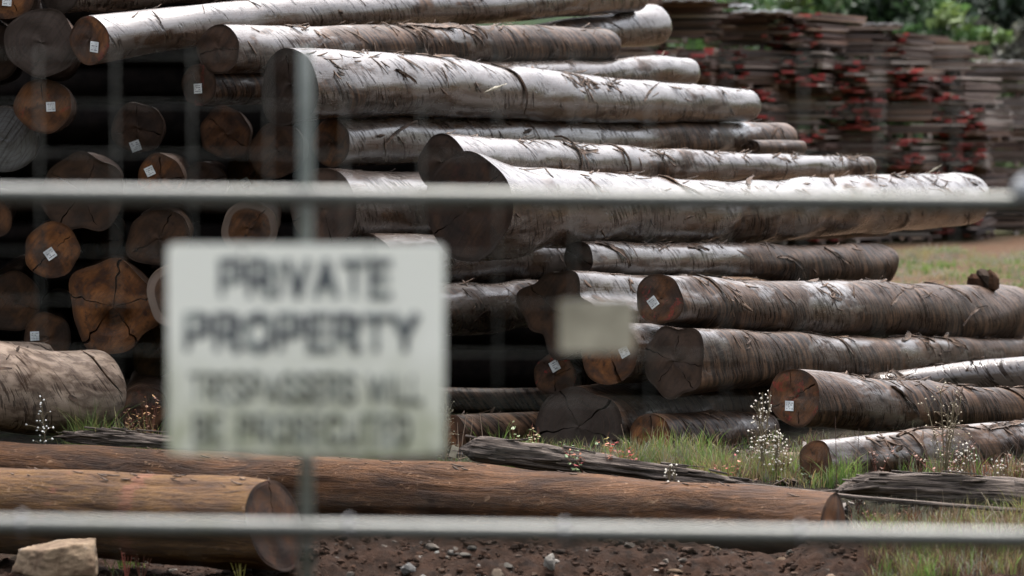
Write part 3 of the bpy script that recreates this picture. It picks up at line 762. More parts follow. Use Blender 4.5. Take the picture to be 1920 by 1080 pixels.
# ------------------------------------------------------------------ ground, hill
def lines(parts):
    out = []
    for a, b, st in parts: out += list(np.arange(a, b, st))
    return np.array(out)
gx = lines([(-600, -100, 50), (-100, -20, 8), (-20, -4.4, .8), (-4.4, 4.4, .04), (4.4, 20, .8), (20, 100, 8), (100, 601, 50)])
gy = lines([(-60, 4, 4), (4, 14.6, .4), (14.6, 19, .035), (19, 23, .07), (23, 45, .6), (45, 100, 3), (100, 700, 40)])
GX, GY = np.meshgrid(gx, gy)
GZ = ground_z(GX, GY)
near = (np.abs(GX) < 4.6) & (GY > 14.4) & (GY < 23.2)
idx = np.argwhere(near)
for i, j in idx:
    x, y = GX[i, j], GY[i, j]
    dirt = 1.0 if y < 17.6 else max(.35, 1 - (y - 17.6))
    n = mnoise.fractal(Vector((x * 2.2, y * 2.2, 1.3)), 1.0, 2.0, 4) * .035 + mnoise.noise(Vector((x * 9, y * 9, 4))) * .014 + max(0, mnoise.noise(Vector((x * 17, y * 17, 9)))) * .05 + max(0, mnoise.noise(Vector((x * 7, y * 7, 2)))) * .05
    GZ[i, j] += n * dirt
gm = np_mesh('ground', np.stack([GX, GY, GZ], -1).reshape(-1, 3), grid_quads(len(gy), len(gx)), None, [MT['ground']], True)
tag(link(bpy.data.objects.new('ground', gm)), kind='structure')

hx = np.linspace(-260, 300, 90); hy = np.linspace(150, 420, 40)
HX, HY = np.meshgrid(hx, hy)
HZ_ = 55 * sm(HY, 150, 300) * (1 - .6 * sm(HY, 330, 420)) - 1
for i in range(HX.shape[0]):
    for j in range(HX.shape[1]):
        HZ_[i, j] += (mnoise.fractal(Vector((HX[i, j] * .03, HY[i, j] * .03, 0)), 1, 2, 4) * 12) * float(sm(HY[i, j], 150, 200))
# unseen wooded slope behind the photographer, heightened to darken the wet logs' reflections
bx = np.linspace(-260, 260, 70); by = np.linspace(-45, -190, 24)
BX, BY = np.meshgrid(bx, by); BZ = -1 + 74 * sm(-BY, 40, 125)
for i in range(BX.shape[0]):
    for j in range(BX.shape[1]): BZ[i, j] += abs(mnoise.fractal(Vector((BX[i, j] * .06, BY[i, j] * .06, 7)), 1, 2, 4)) * 9 * float(sm(-BY[i, j], 45, 60))
tag(link(bpy.data.objects.new('hill', np_mesh('hill', np.stack([BX, BY, BZ], -1).reshape(-1, 3), grid_quads(len(by), len(bx))[:, ::-1], None, [MT['hill']], True))), kind='structure')  # unseen slope behind the photographer, heightened to darken the logs' reflections
tag(link(bpy.data.objects.new('hill', np_mesh('hill', np.stack([HX, HY, HZ_], -1).reshape(-1, 3), grid_quads(len(hy), len(hx)), None, [MT['hill']], True))), kind='structure')

# ------------------------------------------------------------------ sawn timber stacks behind
GREYS = [(0.1478, 0.1079, 0.0905), (0.2436, 0.1826, 0.1531), (0.1044, 0.0731, 0.061), (0.087, 0.0522, 0.0418), (0.174, 0.1132, 0.0784), (0.2958, 0.2436, 0.2088), (0.0522, 0.0383, 0.0348), (0.1478, 0.087, 0.061), (0.0784, 0.0452, 0.0348)]
REDS = [(.50, .085, .08), (.42, .065, .06), (.54, .13, .11), (.30, .055, .05)]
ORD = ['lowest', 'second', 'third', 'fourth', 'fifth', 'sixth', 'seventh', 'topmost']
def timber_pack(loc, rz, wid, hgt, lng, red, label, sideways, pale=0.0):
    root = empty('timber_pack', loc, label, 'timber pack', 'packs of sawn timber stacked beyond the logs')
    root.rotation_euler.z = rz + (math.pi / 2 if sideways else 0)
    R_ = random.Random(label)
    mb = MB(); z = .09
    tone = R_.uniform(.65, 1.25)
    while z < hgt - .02:
        th = R_.choice([.035, .045, .045, .06]); y = -wid / 2 + R_.uniform(0, .06)
        gap = R_.random() < .12
        while y < wid / 2 - .05:
            bw = R_.choice([.12, .16, .2, .25]); bw = min(bw, wid / 2 - y)
            if not (gap and R_.random() < .5):
                g = R_.choice(GREYS); k = tone * R_.uniform(.8, 1.2)
                col = tuple(min(.5, (c + pale * .09) * k) for c in g)
                off = R_.gauss(0, .09) if R_.random() < .75 else R_.uniform(-.6, .15)
                M = Matrix.Translation((off, y + bw / 2, z + th / 2)) @ Matrix.Rotation(R_.gauss(0, .03), 4, 'Z') @ Matrix.Rotation(R_.gauss(0, .008), 4, 'Y')
                rd = R_.random() < red * (1.9 if mnoise.noise(Vector((loc[0] * 2.9 + y * 4.5, loc[2] * 3.1 + z * 6.5, 3))) > .05 else .25)
                mb.box(M, lng * R_.uniform(.93, 1.0), bw - .008, th - .006, col, R_.choice(REDS) if rd else None)
            y += bw
        z += th + (.025 if R_.random() < .25 else 0)
    mb.build('board_stack', MT['tint'], root)
    for x in (-.36, 0, .36):
        b = MB(); b.box(Matrix.Translation((x * lng, 0, .045)), .09, wid, .088, R_.choice(GREYS)); b.build('bearer', MT['tint'], root)
    return root
COLS = [  # centre px, distance, photo row of the top, description
    (1165, 55.0, -12, 'column hidden most by the logs'),
    (1262, 55.6, 2, 'column right of the swollen log end'),
    (1368, 56.5, 16, 'column over the silvery log tip'),
    (1472, 57.4, 24, 'column over the cracked grey log'),
    (1574, 58.4, 44, 'column over the white log tip'),
    (1676, 59.3, 62, 'column over the biggest log tip'),
    (1772, 60.0, 78, 'last tall column before the pale stacks'),
]
for ci, (px, d, top, desc) in enumerate(COLS):
    x = (px - 960) / F * d
    ztop = 2.4 + (239 - top) / F * d
    nt = 6; hh = ztop / nt
    for t in range(nt):
        nm = ORD[t] if t < nt - 1 else 'topmost'
        sw = random.random() < .4
        look = 'side on timber pack' if sw else 'red ended timber pack'
        w = 1.13 if not sw else 2.2
        timber_pack((x + random.uniform(-.22, .22) + (.25 if sw else .55), d + (1.0 if sw else 1.3) + random.uniform(-.35, .5), t * hh), math.radians(66 + random.uniform(-13, 13)) if not sw else math.radians(86),
                    1.22 if not sw else 1.35, hh - random.uniform(0, .04), 2.7 if not sw else 1.16, (.66 if t > 1 else .5) if not sw else .2,
                    '%s, %s in the %s' % (look, nm, desc), sw)
# lower, paler stacks at the right edge
for ci, (px, d, desc) in enumerate([(1868, 63.0, 'low stack right of the red ends'), (1995, 64.5, 'low stack cut by the right edge')]):
    x = (px - 960) / F * d; ztop = 2.4 + (239 - 116) / F * d
    for t in range(5):
        hh = ztop / 5
        timber_pack((x + .1, d + 1.2, t * hh), math.radians(-8), 1.2, hh - .02, 1.5, .12 if t < 3 else 0, '%s timber pack, %s in the %s' % ('pale brown' if t > 2 else 'dull brown', ORD[t] if t < 4 else 'topmost', desc), False, 1.0 if t > 2 else .2)
# weathered roofing sheets and slabs lying on the stacks
for px, d, row, w, label, c in [(1425, 56.6, 24, 1.15, 'white sheet lying on the stack behind the silvery log tip', (.62, .62, .62)), (1375, 56.9, 13, .65, 'narrow pale sheet lying on the neighbouring timber stack', (.5, .5, .5)),
                                (1290, 55.2, 3, 1.0, 'grey weathered sheet on the timber stack by the top edge', (.36, .35, .33)), (1650, 59.0, 48, .8, 'pale grey slab lying askew on the stepped timber stack', (.33, .31, .3)), (1868, 62.6, 117, 1.2, 'long pale board on top of the low stack', (.42, .40, .38))]:
    c0 = pt(px, row, d); mb = MB(); q = empty('cover_sheet', c0, label, 'sheet')
    for k in range(7):
        mb.box(Matrix.Translation(((k - 3) * w / 7, random.uniform(-.05, .05), .02 * (k % 2))), w / 7 + .004 * (k % 2), 1.3, .03 + .002 * (k % 2), c)
    mb.build('sheet', MT['tint'], q)

# ------------------------------------------------------------------ trees behind
def tree(px, d, top, width, cols, label, leaf=.10, dens=1.0, kind='broad'):
    x = (px - 960) / F * d; h = 2.4 + (239 - top) / F * d
    R_ = random.Random(label)
    root = empty('tree', (x, d, 0), label, 'tree', 'trees beyond the timber stacks')
    mb = MB()
    mb.tube([(0, 0, -.2), (.08, 0, h * .3), (-.05, .05, h * .6), (0, 0, h * .9)], [h * .022, h * .018, h * .012, h * .004], 8)
    tips = []
    for i in range(int(16)):
        z0 = h * R_.uniform(.15, .8); a = R_.uniform(0, 6.28)
        ln = width * .5 * R_.uniform(.5, 1.0) * (1 - .55 * (z0 / h) if kind == 'cone' else math.sin(min(3.0, .5 + 2.4 * z0 / h)) ** .5)
        e = (math.cos(a) * ln, math.sin(a) * ln, z0 + ln * R_.uniform(.1, .5))
        mb.tube([(0, 0, z0), (e[0] * .5, e[1] * .5, (z0 + e[2]) / 2), e], [h * .008, h * .005, h * .002], 5)
        tips.append(e)
    mb.build('trunk', MT['trunk'], root, True)
    cb = MB()
    centres = [(Vector(e), R_.uniform(.5, 1.1) * width * .16) for e in tips]
    for i in range(34):
        z0 = h * R_.uniform(.06, .98); a = R_.uniform(0, 6.28)
        m = (1 - .9 * z0 / h) if kind == 'cone' else math.sin(min(3.05, .35 + 2.55 * z0 / h)) ** .6
        rr = width * .5 * m * R_.uniform(.3, 1.0)
        centres.append((Vector((math.cos(a) * rr, math.sin(a) * rr, z0)), R_.uniform(.5, 1.2) * width * .15))
    for c, rc in centres:
        base = R_.choice(cols); k = R_.uniform(.6, 1.35)
        for _ in range(int(110 * dens)):
            v = Vector((R_.gauss(0, 1), R_.gauss(0, 1), R_.gauss(0, .8))) * rc * .62
            p = c + v; s = leaf * R_.uniform(.6, 1.5)
            u = Vector((R_.gauss(0, 1), R_.gauss(0, 1), R_.gauss(0, 1))).normalized(); w = u.cross(Vector((R_.gauss(0, 1), R_.gauss(0, 1), R_.gauss(0, 1)))).normalized()
            kk = k * R_.uniform(.75, 1.25)
            cb.poly([p - u * s, p + w * s * .5, p + u * s, p - w * s * .5], [(0, 1, 2, 3)], tuple(q * kk for q in base))
    cb.build('crown', MT['leaf'], root)
    return root
G1_ = [(.036, .074, .022), (.05, .098, .028), (.03, .062, .02)]
G2_ = [(.012, .026, .011), (.017, .035, .014), (.010, .02, .009)]
G3_ = [(.10, .096, .078), (.13, .12, .10), (.08, .08, .06)]
G4_ = [(.062, .10, .026), (.08, .115, .032)]
tree(1385, 84, -60, 4.2, G1_, 'bright green bushy tree over the timber stacks near the white sheet', .16)
tree(1500, 80, -80, 3.4, G1_ + G4_, 'light green tree with upright sprays behind the middle of the stacks', .16)
tree(1585, 86, -90, 4.2, G1_, 'mid green tree above the stepped timber stack', .17)
tree(1690, 82, -70, 4.6, G2_ + G1_, 'dark green rounded tree behind the stepped timber stack', .17)
tree(1772, 79, 10, 2.6, G1_ + G4_, 'green leaning shrubby tree beside the grey bush', .15)
tree(1838, 80, 22, 2.0, G3_, 'grey leafless looking bush above the low pale stack', .13)
tree(1862, 74, 60, 1.2, G4_, 'small yellow green sapling at the foot of the grey bush', .11)
tree(1915, 78, 40, 1.7, G3_, 'second grey bush cut by the right edge', .13)
tree(1800, 98, -160, 7.5, G2_, 'tall dark tree filling the gap above the grey bush', .24)
tree(1930, 100, -160, 8.0, G2_, 'tall dark tree at the top right corner', .24)
tree(1430, 104, -150, 8.0, G2_, 'deep green tree standing behind the bright bushy tree', .24)
tree(1620, 108, -150, 8.0, G2_ + G1_, 'large dull green tree at the back of the grove', .24)

# ------------------------------------------------------------------ rotten slabs and small wood
def slab(name, label, ctrl, D, seed, mat='rotgrey', cat='rotten log', flat=.75, ragged=.46, hollow=0):
    C = [pt(x, y, d) for (x, y, dia), d in zip(ctrl, D)]; R = [dia / 2 * d / F for (x, y, dia), d in zip(ctrl, D)]
    P, r, s, L = smooth_path(C, R, .025)
    na = 40; nr = len(P); phi = np.linspace(0, 2 * math.pi, na, endpoint=False)
    ex = P[-1] - P[0]; ex /= np.linalg.norm(ex); ez = np.array([0, 0, 1.0]); ez = ez - ex * ex[2]; ez /= np.linalg.norm(ez); ey = np.cross(ez, ex)
    B = np.stack([ex, ey, ez], 1); Q = (P - P[0]) @ B
    RR = np.zeros((nr, na))
    for i in range(nr):
        for j in range(na):
            c, sn = math.cos(phi[j]), math.sin(phi[j])
            n = mnoise.noise(Vector((s[i] * 1.4 + seed, c * 2.4, sn * 2.4))) * ragged + mnoise.noise(Vector((s[i] * 4 + seed, c * 7, sn * 7))) * ragged * .55 + abs(mnoise.noise(Vector((s[i] * 1.2 + seed, c * 15, sn * 15)))) * ragged * .6
            e = min(s[i], L - s[i]) / .12
            RR[i, j] = r[i] * (1 + n) * min(1, .12 + e * (.75 + .5 * mnoise.noise(Vector((c * 5, sn * 5, seed)))) if e < 1.2 else 1)
    RR = np.clip(RR, .002, 9)
    V = np.stack([np.repeat(Q[:, 0:1], na, 1), Q[:, 1:2] + 1.2 * RR * np.cos(phi), Q[:, 2:3] + flat * RR * np.sin(phi) / .8], -1).reshape(-1, 3)
    V = np.concatenate([V, Q[:1], Q[-1:]]); j = np.arange(na)
    T = np.concatenate([np.stack([(j + 1) % na, j, np.full(na, len(V) - 2)], 1), np.stack([(nr - 1) * na + j, (nr - 1) * na + (j + 1) % na, np.full(na, len(V) - 1)], 1)])
    Qs = grid_quads(nr, na, True)
    if cat.startswith('rotten'):            # splinters standing off the rotten wood
        R3 = random.Random(seed); ex_v, ex_q = [], []
        for _ in range(90):
            i = R3.randrange(3, nr - 3); j0 = R3.randrange(na); p = V[i * na + j0]; ln = R3.uniform(.05, .28); wd = R3.uniform(.004, .014); up = R3.uniform(.0, .022)
            a = Matrix.Translation(tuple(p)) @ Matrix.Rotation(R3.gauss(0, .10), 4, 'Z') @ Matrix.Rotation(R3.gauss(0, .07), 4, 'Y')
            o0 = len(V) + len(ex_v)
            ex_v += [tuple(a @ Vector((x * ln / 2, y * wd * (1 if x < 0 else .3), up + z * wd * .5))) for x in (-1, 1) for y in (-1, 1) for z in (-1, 1)]
            ex_q += [[o0 + q for q in f] for f in ((0, 1, 3, 2), (4, 6, 7, 5), (0, 4, 5, 1), (2, 3, 7, 6), (0, 2, 6, 4), (1, 5, 7, 3))]
        V = np.concatenate([V, np.array(ex_v)]); Qs = np.concatenate([Qs, np.array(ex_q)])
    me = np_mesh(name, V, Qs, T, [MT[mat]], True)
    o = bpy.data.objects.new(name, me); link(o)
    o.matrix_world = Matrix(((ex[0], ey[0], ez[0], P[0][0]), (ex[1], ey[1], ez[1], P[0][1]), (ex[2], ey[2], ez[2], P[0][2]), (0, 0, 0, 1)))
    return tag(o, label, cat)
slab('rotten_slab', 'dark splintered rotten slab lying behind the long rust brown log', [(862, 842, 42), (960, 850, 48), (1080, 868, 42), (1200, 884, 32), (1320, 898, 24), (1420, 912, 12)], [19.75, 19.6, 19.4, 19.2, 19.0, 18.85], 3.1)
slab('rotten_log', 'grey rotten log with a hollow end in the grass at the right', [(1556, 926, 30), (1630, 914, 44), (1730, 918, 56), (1960, 932, 52), (2150, 945, 50)], [18.4, 18.4, 18.4, 18.35, 18.3], 8.3)
slab('weathered_plank', 'thin pale weathered plank edge below the grey rotten log', [(1380, 906, 7), (1600, 932, 9), (1800, 949, 9), (1980, 962, 9)], [18.3, 18.15, 18.1, 18.0], 5.0, cat='plank', ragged=.1)
slab('rotten_slab', 'dark rotten slab in front of the old grey logs, left of the sign', [(105, 818, 14), (200, 820, 26), (320, 830, 22), (430, 846, 14)], [20.75, 20.7, 20.6, 20.4], 11.0)
slab('splinter', 'pale splinter sticking up from the tip of the biggest log', [(1738, 326, 7), (1752, 318, 6), (1766, 309, 2)], [28.4, 28.4, 28.4], 2.0, 'plate', 'splinter', ragged=.1)
slab('splinter', 'pale loose splinter lying across the middle of the silvery log', [(908, 173, 7), (930, 165, 8), (950, 157, 5)], [22.95, 23.0, 23.05], 4.0, 'plate', 'splinter', ragged=.1)
slab('bark_strap', 'thin dark bark strap hanging over the end of the thick old grey log', [(150, 655, 4), (172, 668, 4), (200, 705, 4), (230, 738, 4)], [21.1, 21.1, 21.2, 21.35], 9.0, 'shred', 'bark strap', ragged=.1)

# paper tag on a stake by the rotten slab
c0 = pt(851, 862, 19.75); c0[2] = float(ground_z(c0[0], c0[1])) - .02
st = empty('tag_stake', c0, 'small white tag on a short stake at the end of the splintered slab', 'stake')
mb = MB(); mb.tube([(0, 0, 0), (0, .01, .12), (.005, .01, .17)], .008, 6, (.2, .15, .1)); mb.build('stake', MT['stem'], st)
mb = MB(); mb.box(Matrix.Translation((.0, -.012, .185)) @ Matrix.Rotation(.3, 4, 'Y'), .05, .004, .08); mb.build('paper_tag', MT['plate'], st)

# ------------------------------------------------------------------ stones and gravel
def stone(mb, p, sz, R_, col, sq=.7, sub=2):
    """a broken stone: random cut planes on a rough ball"""
    n_pl = R_.randint(11, 15); pl = []
    for _ in range(n_pl):
        n = Vector((R_.gauss(0, 1), R_.gauss(0, 1), R_.gauss(0, 1))).normalized(); pl.append((n, R_.uniform(.42, .86)))
    vs = []; nu, nv = (14, 9) if sub > 1 else (7, 5)
    for i in range(nv):
        th = math.pi * i / (nv - 1)
        for j in range(nu):
            a = 2 * math.pi * j / nu
            d = Vector((math.sin(th) * math.cos(a), math.sin(th) * math.sin(a), math.cos(th)))
            t = 1.0
            for n, h in pl:
                q = d.dot(n)
                if q > .05: t = min(t, h / q)
            vs.append(Vector(p) + Vector((d.x * t * sz[0], d.y * t * sz[1], d.z * t * sz[2])))
    fs = []
    for i in range(nv - 1):
        for j in range(nu):
            fs.append((i * nu + j, (i + 1) * nu + j, (i + 1) * nu + (j + 1) % nu, i * nu + (j + 1) % nu))
    mb.poly(vs, fs, col)
STONES = [(1030, 1050, 40, 34, 16.45, (.22, .20, .175), 'angular pale grey stone standing in the dirt right of the middle'),
          (768, 1050, 36, 26, 16.4, (.20, .19, .18), 'grey split stone in the dirt right of the fence post'),
          (790, 1054, 22, 18, 16.3, (.24, .235, .22), 'rounded pale grey stone touching the grey split stone'),
          (820, 1040, 26, 12, 16.6, (.19, .185, .17), 'flat grey pebble beyond the split stone'),
          (933, 1064, 44, 46, 16.1, (.15, .115, .085), 'brown pointed stone at the bottom edge below the middle'),
          (858, 1070, 26, 22, 16.1, (.26, .18, .115), 'small orange tan stone at the bottom edge'),
          (852, 1040, 24, 14, 16.6, (.25, .22, .2), 'small pinkish flake stone beside the flat grey pebble'),
          (660, 1020, 34, 20, 16.9, (.19, .19, .175), 'grey stone on the crest right of the post'),
          (1058, 1023, 20, 16, 16.85, (.34, .30, .25), 'small whitish stone on the dirt crest'),
          (1275, 1060, 40, 20, 16.3, (.19, .13, .09), 'flat brown stone low in the dirt, right half'),
          (1555, 1066, 30, 22, 16.3, (.24, .17, .125), 'tan stone at the foot of the dirt mound on the right')]
for i, (px, py, w, h, d, c, lab) in enumerate(STONES):
    p = pt(px, py, d); g = float(ground_z(p[0], p[1]))
    c = tuple(v * .6 for v in c); R_ = random.Random(lab); mb = MB(); sx = w * d / F / 2 * 1.15; szz = h * d / F / 2 * 1.15
    stone(mb, (0, 0, 0), (sx, sx * .8, szz), R_, c)
    o = mb.build('stone', MT['stone']); o.location = (p[0], p[1], max(min(p[2], g + szz), g + szz * .35)); o.rotation_euler = (0, R_.uniform(-.3, .3), R_.uniform(0, 6))
    tag(o, lab, 'stone', 'stones in the foreground dirt')
for nm, px, py, w, h, d, c, lab, cat, zz in [('wood_chunk', 1366, 862, 72, 36, 19.5, (.075, .058, .047), 'angular grey brown wood chunk in the grass below the short orange ended log', 'wood chunk', None),
                                ('bark_chunk', 1846, 525, 46, 44, 26.55, (.035, .02, .014), 'dark bark knob resting on the stout log with the bulging far end', 'bark chunk', 1)]:
    p = pt(px, py, d); R_ = random.Random(lab); mb = MB(); sx = w * d / F / 2 * 1.3; szz = h * d / F / 2 * 1.35
    for q in range(3): stone(mb, ((q - 1) * sx * .35, 0, -abs(q - 1) * szz * .2), (sx * .8, sx * .6, szz), R_, tuple(v * R_.uniform(.7, 1.2) for v in c))
    o = mb.build(nm, MT['stone']); g = float(ground_z(p[0], p[1])); o.location = (p[0], p[1], p[2] if zz else g + szz * .4); tag(o, lab, cat)
# the squared sandstone block
bl = MB(); d = 16.15; w = 128 * d / F; h = 62 * d / F
prof = [(-.5, 0, -.42), (-.49, .30, -.45), (-.12, .82, -.5), (.02, .92, -.5), (.36, .98, -.45), (.49, .82, -.4), (.5, .25, -.4), (.48, 0, -.42)]
V = []
nu = 20; nv = 12
R_ = random.Random(5)
pl = [(Vector((0, 0, 1)).normalized(), .48), (Vector((-.35, -.05, .94)).normalized(), .44), (Vector((.0, -1, .12)).normalized(), .42), (Vector((-.9, -.4, .1)).normalized(), .46), (Vector((1, -.12, .05)).normalized(), .47),
      (Vector((.25, -.9, .3)).normalized(), .45), (Vector((0, 1, 0)), .42), (Vector((0, 0, -1)), .5), (Vector((.8, -.6, .35)).normalized(), .52), (Vector((-.6, -.75, .5)).normalized(), .53)]
nu, nv = 64, 40
for i in range(nv):
    th = math.pi * i / (nv - 1)
    for j in range(nu):
        a = 2 * math.pi * j / nu
        dd = Vector((math.sin(th) * math.cos(a), math.sin(th) * math.sin(a), math.cos(th)))
        t = min(hh / dd.dot(n) for n, hh in pl if dd.dot(n) > .02)
        t *= 1 + .05 * mnoise.noise(dd * 4) + .025 * mnoise.noise(dd * 12)
        V.append((dd.x * t * w, dd.y * t * w * .8, dd.z * t * h))
p = pt(119, 1047, d)
ro = bpy.data.objects.new('sandstone_block', np_mesh('sandstone_block', V, grid_quads(nv, nu, True)[:, ::-1], None, [MT['rock']], True)); link(ro)
ro.location = p; ro.rotation_euler.z = .25
tag(ro, 'squarish ochre sandstone block lying before the shorter yellowish log at bottom left', 'rock')
# gravel
mb = MB(); R_ = random.Random(11)
SC = [(.06, .05, .043), (.10, .09, .08), (.03, .02, .015), (.05, .035, .027), (.15, .135, .12), (.022, .014, .010), (.018, .012, .009), (.025, .017, .012), (.03, .019, .014)]
for _ in range(2200):
    x = R_.uniform(-3.2, 3.4); y = R_.gauss(16.75, .45) if R_.random() < .8 else R_.uniform(15.6, 18.2)
    if x < -1.3 and R_.random() < .3: continue
    if mnoise.noise(Vector((x * 1.3, y * 1.3, 5))) < -.05 and R_.random() < .8: continue
    s = .006 + .030 * R_.random() ** 2.2
    z = float(ground_z(x, y))
    n = mnoise.fractal(Vector((x * 2.2, y * 2.2, 1.3)), 1.0, 2.0, 4) * .035
    stone(mb, (x, y, z + n + s * .25), (s * R_.uniform(.8, 1.5), s, s * R_.uniform(.5, .9)), R_, R_.choice(SC), sub=1)
for _ in range(130):
    x = R_.uniform(-1.6, 3.0); y = R_.gauss(16.7, .38); s_ = R_.uniform(.014, .042); z = float(ground_z(x, y)); q = R_.uniform(.5, 1.4)
    n = mnoise.fractal(Vector((x * 2.2, y * 2.2, 1.3)), 1.0, 2.0, 4) * .035
    stone(mb, (x, y, z + n + s_ * .35), (s_ * R_.uniform(.8, 1.6), s_, s_ * R_.uniform(.5, .9)), R_, tuple(v * q for v in R_.choice([(.06, .054, .046), (.085, .072, .06), (.055, .036, .026), (.085, .058, .038), (.045, .028, .02)])), sub=2)
for _ in range(6500):
    x = R_.uniform(-3.2, 3.4); y = R_.gauss(16.7, .4); s_ = .006 + .030 * R_.random() ** 2.4; z = float(ground_z(x, y))
    n = mnoise.fractal(Vector((x * 2.2, y * 2.2, 1.3)), 1.0, 2.0, 4) * .035
    q = R_.uniform(.5, 1.4); stone(mb, (x, y, z + n + s_ * .1), (s_ * R_.uniform(.8, 1.4), s_, s_ * R_.uniform(.6, 1.0)), R_, (.028 * q, .0145 * q, .009 * q), sub=1)
tag(mb.build('gravel', MT['stone']), 'small broken stones and clods scattered through the dark dirt', 'gravel', kind='stuff')

# ------------------------------------------------------------------ grass
def blade(mb, x, y, z, h, w, lean, a, col, R_):
    dx, dy = math.cos(a), math.sin(a); b = R_.uniform(0, 6.28); wx, wy = math.cos(b) * w, math.sin(b) * w * .4
    p = []
    for t, ww in ((0, 1), (.4, .85), (.75, .55)):
        ox, oy = dx * lean * t * t, dy * lean * t * t; zz = z + h * (t - .25 * t * t * min(1, lean / h))
        p += [(x + ox - wx * ww, y + oy - wy * ww, zz), (x + ox + wx * ww, y + oy + wy * ww, zz)]
    p.append((x + dx * lean, y + dy * lean, z + h * (1 - .3 * min(1, lean / h))))
    mb.poly(p, [(0, 1, 3, 2), (2, 3, 5, 4), (4, 5, 6)], col)
GRN = [(.085, .145, .026), (.125, .19, .04), (.06, .105, .02), (.15, .19, .055)]
YEL = [(.19, .165, .065), (.15, .135, .05), (.20, .15, .07)]
BRN = [(.125, .078, .045), (.085, .047, .028), (.15, .10, .06), (.06, .033, .022)]
GRY = [(.16, .16, .11), (.20, .19, .15), (.12, .12, .08)]
RST = [(.17, .065, .035), (.13, .055, .035)]
# px0, px1, near distance, far distance, clumps, blades per clump, height, palette
PATCH = [
    (1240, 1560, 20.1, 21.6, 110, 18, .10, GRN + BRN + GRY), (900, 1300, 20.1, 20.9, 70, 16, .10, GRN + BRN + GRY), (1500, 1960, 20.2, 21.6, 120, 16, .13, GRN + BRN * 2 + GRY),
    (130, 305, 20.65, 20.95, 34, 26, .32, GRN * 2 + YEL), (20, 320, 20.6, 21.0, 34, 14, .17, GRY + BRN + GRN),
    (925, 1005, 19.85, 20.2, 20, 30, .21, GRN * 3 + YEL), (1000, 1120, 19.75, 20.3, 26, 20, .13, GRN + YEL),
    (1110, 1330, 19.45, 20.1, 90, 24, .17, GRN + YEL + GRY), (1230, 1480, 19.2, 19.8, 110, 22, .16, GRN * 2 + YEL * 3 + BRN),
    (1330, 1600, 19.0, 19.6, 120, 20, .14, GRN + YEL * 2 + BRN), (1180, 1330, 19.9, 20.2, 20, 18, .22, GRN + YEL),
    (1540, 1760, 19.3, 20.2, 70, 20, .13, GRN * 2 + GRY + BRN + RST), (1560, 1660, 18.9, 19.05, 10, 22, .16, GRN * 3), (1690, 1770, 18.7, 18.85, 10, 22, .16, GRN * 3),
    (1720, 1960, 19.2, 20.2, 80, 18, .13, BRN + GRY + RST + GRN), (1440, 1600, 18.9, 19.6, 60, 20, .13, GRY + YEL + GRN),
    (1600, 1960, 17.9, 18.3, 110, 20, .08, YEL * 2 + BRN * 2 + GRY), (1780, 1960, 17.6, 18.3, 90, 22, .16, YEL * 3 + GRN + BRN), (1600, 1800, 17.8, 18.3, 80, 16, .14, BRN + RST + GRY),
    (1610, 1960, 17.0, 17.9, 170, 20, .12, GRY * 2 + GRN + BRN * 2 + YEL), (1640, 1960, 16.0, 17.0, 260, 20, .14, BRN * 3 + GRN + GRY + YEL), (1720, 1960, 15.9, 16.6, 120, 20, .16, BRN * 2 + GRN + YEL),
    (835, 935, 19.6, 19.9, 70, 16, .07, GRY * 2 + GRN), (190, 250, 16.9, 17.1, 4, 8, .16, GRN), (200, 290, 16.2, 16.7, 14, 10, .07, GRN + GRY + RST), (600, 1400, 17.0, 17.25, 20, 6, .05, GRY + BRN),
    (1000, 1500, 19.2, 19.5, 40, 8, .09, GRY + BRN),
]
mb = MB(); R_ = random.Random(21)
for px0, px1, d0, d1, nc, nb, h, pal in PATCH:
    for _ in range(int(nc * 1.5)):
        d = R_.uniform(d0, d1); cx = (R_.uniform(px0, px1) - 960) / F * d; k = R_.uniform(.6, 1.3); pc = R_.choice(pal)
        pn = mnoise.noise(Vector((cx * 2.1, d * 2.6, 8)))
        if pn < -.05 and R_.random() < .8: continue
        if pn > .15: k *= 1.35
        if pn < .0: pc = R_.choice(BRN + YEL + GRY)
        for _ in range(nb):
            x = cx + R_.gauss(0, .035); y = d + R_.gauss(0, .035); z = float(ground_z(x, y)) - .01
            hh = h * k * R_.uniform(.45, 1.2); c = pc if R_.random() < .6 else R_.choice(pal); q = R_.uniform(.7, 1.2)
            blade(mb, x, y, z, hh, R_.uniform(.0022, .0045), hh * R_.uniform(.05, .75), R_.uniform(0, 6.28), tuple(v * q for v in c), R_)
tag(mb.build('grass', MT['grass']), 'green and straw coloured grass tufts between the logs', 'grass', kind='stuff')
# thin tufts on the far chip ground
mb = MB()
for _ in range(90):
    d = R_.uniform(36, 56); cx = (R_.uniform(1640, 1960) - 960) / F * d; pc = R_.choice(GRN + GRY + YEL)
    for _ in range(40):
        x = cx + R_.gauss(0, .16); y = d + R_.gauss(0, .16); blade(mb, x, y, -.01, R_.uniform(.06, .2), .008, .08, R_.uniform(0, 6.28), pc, R_)
tag(mb.build('grass', MT['grass']), 'sparse low tufts on the tan chip ground beyond the logs', 'grass', kind='stuff')
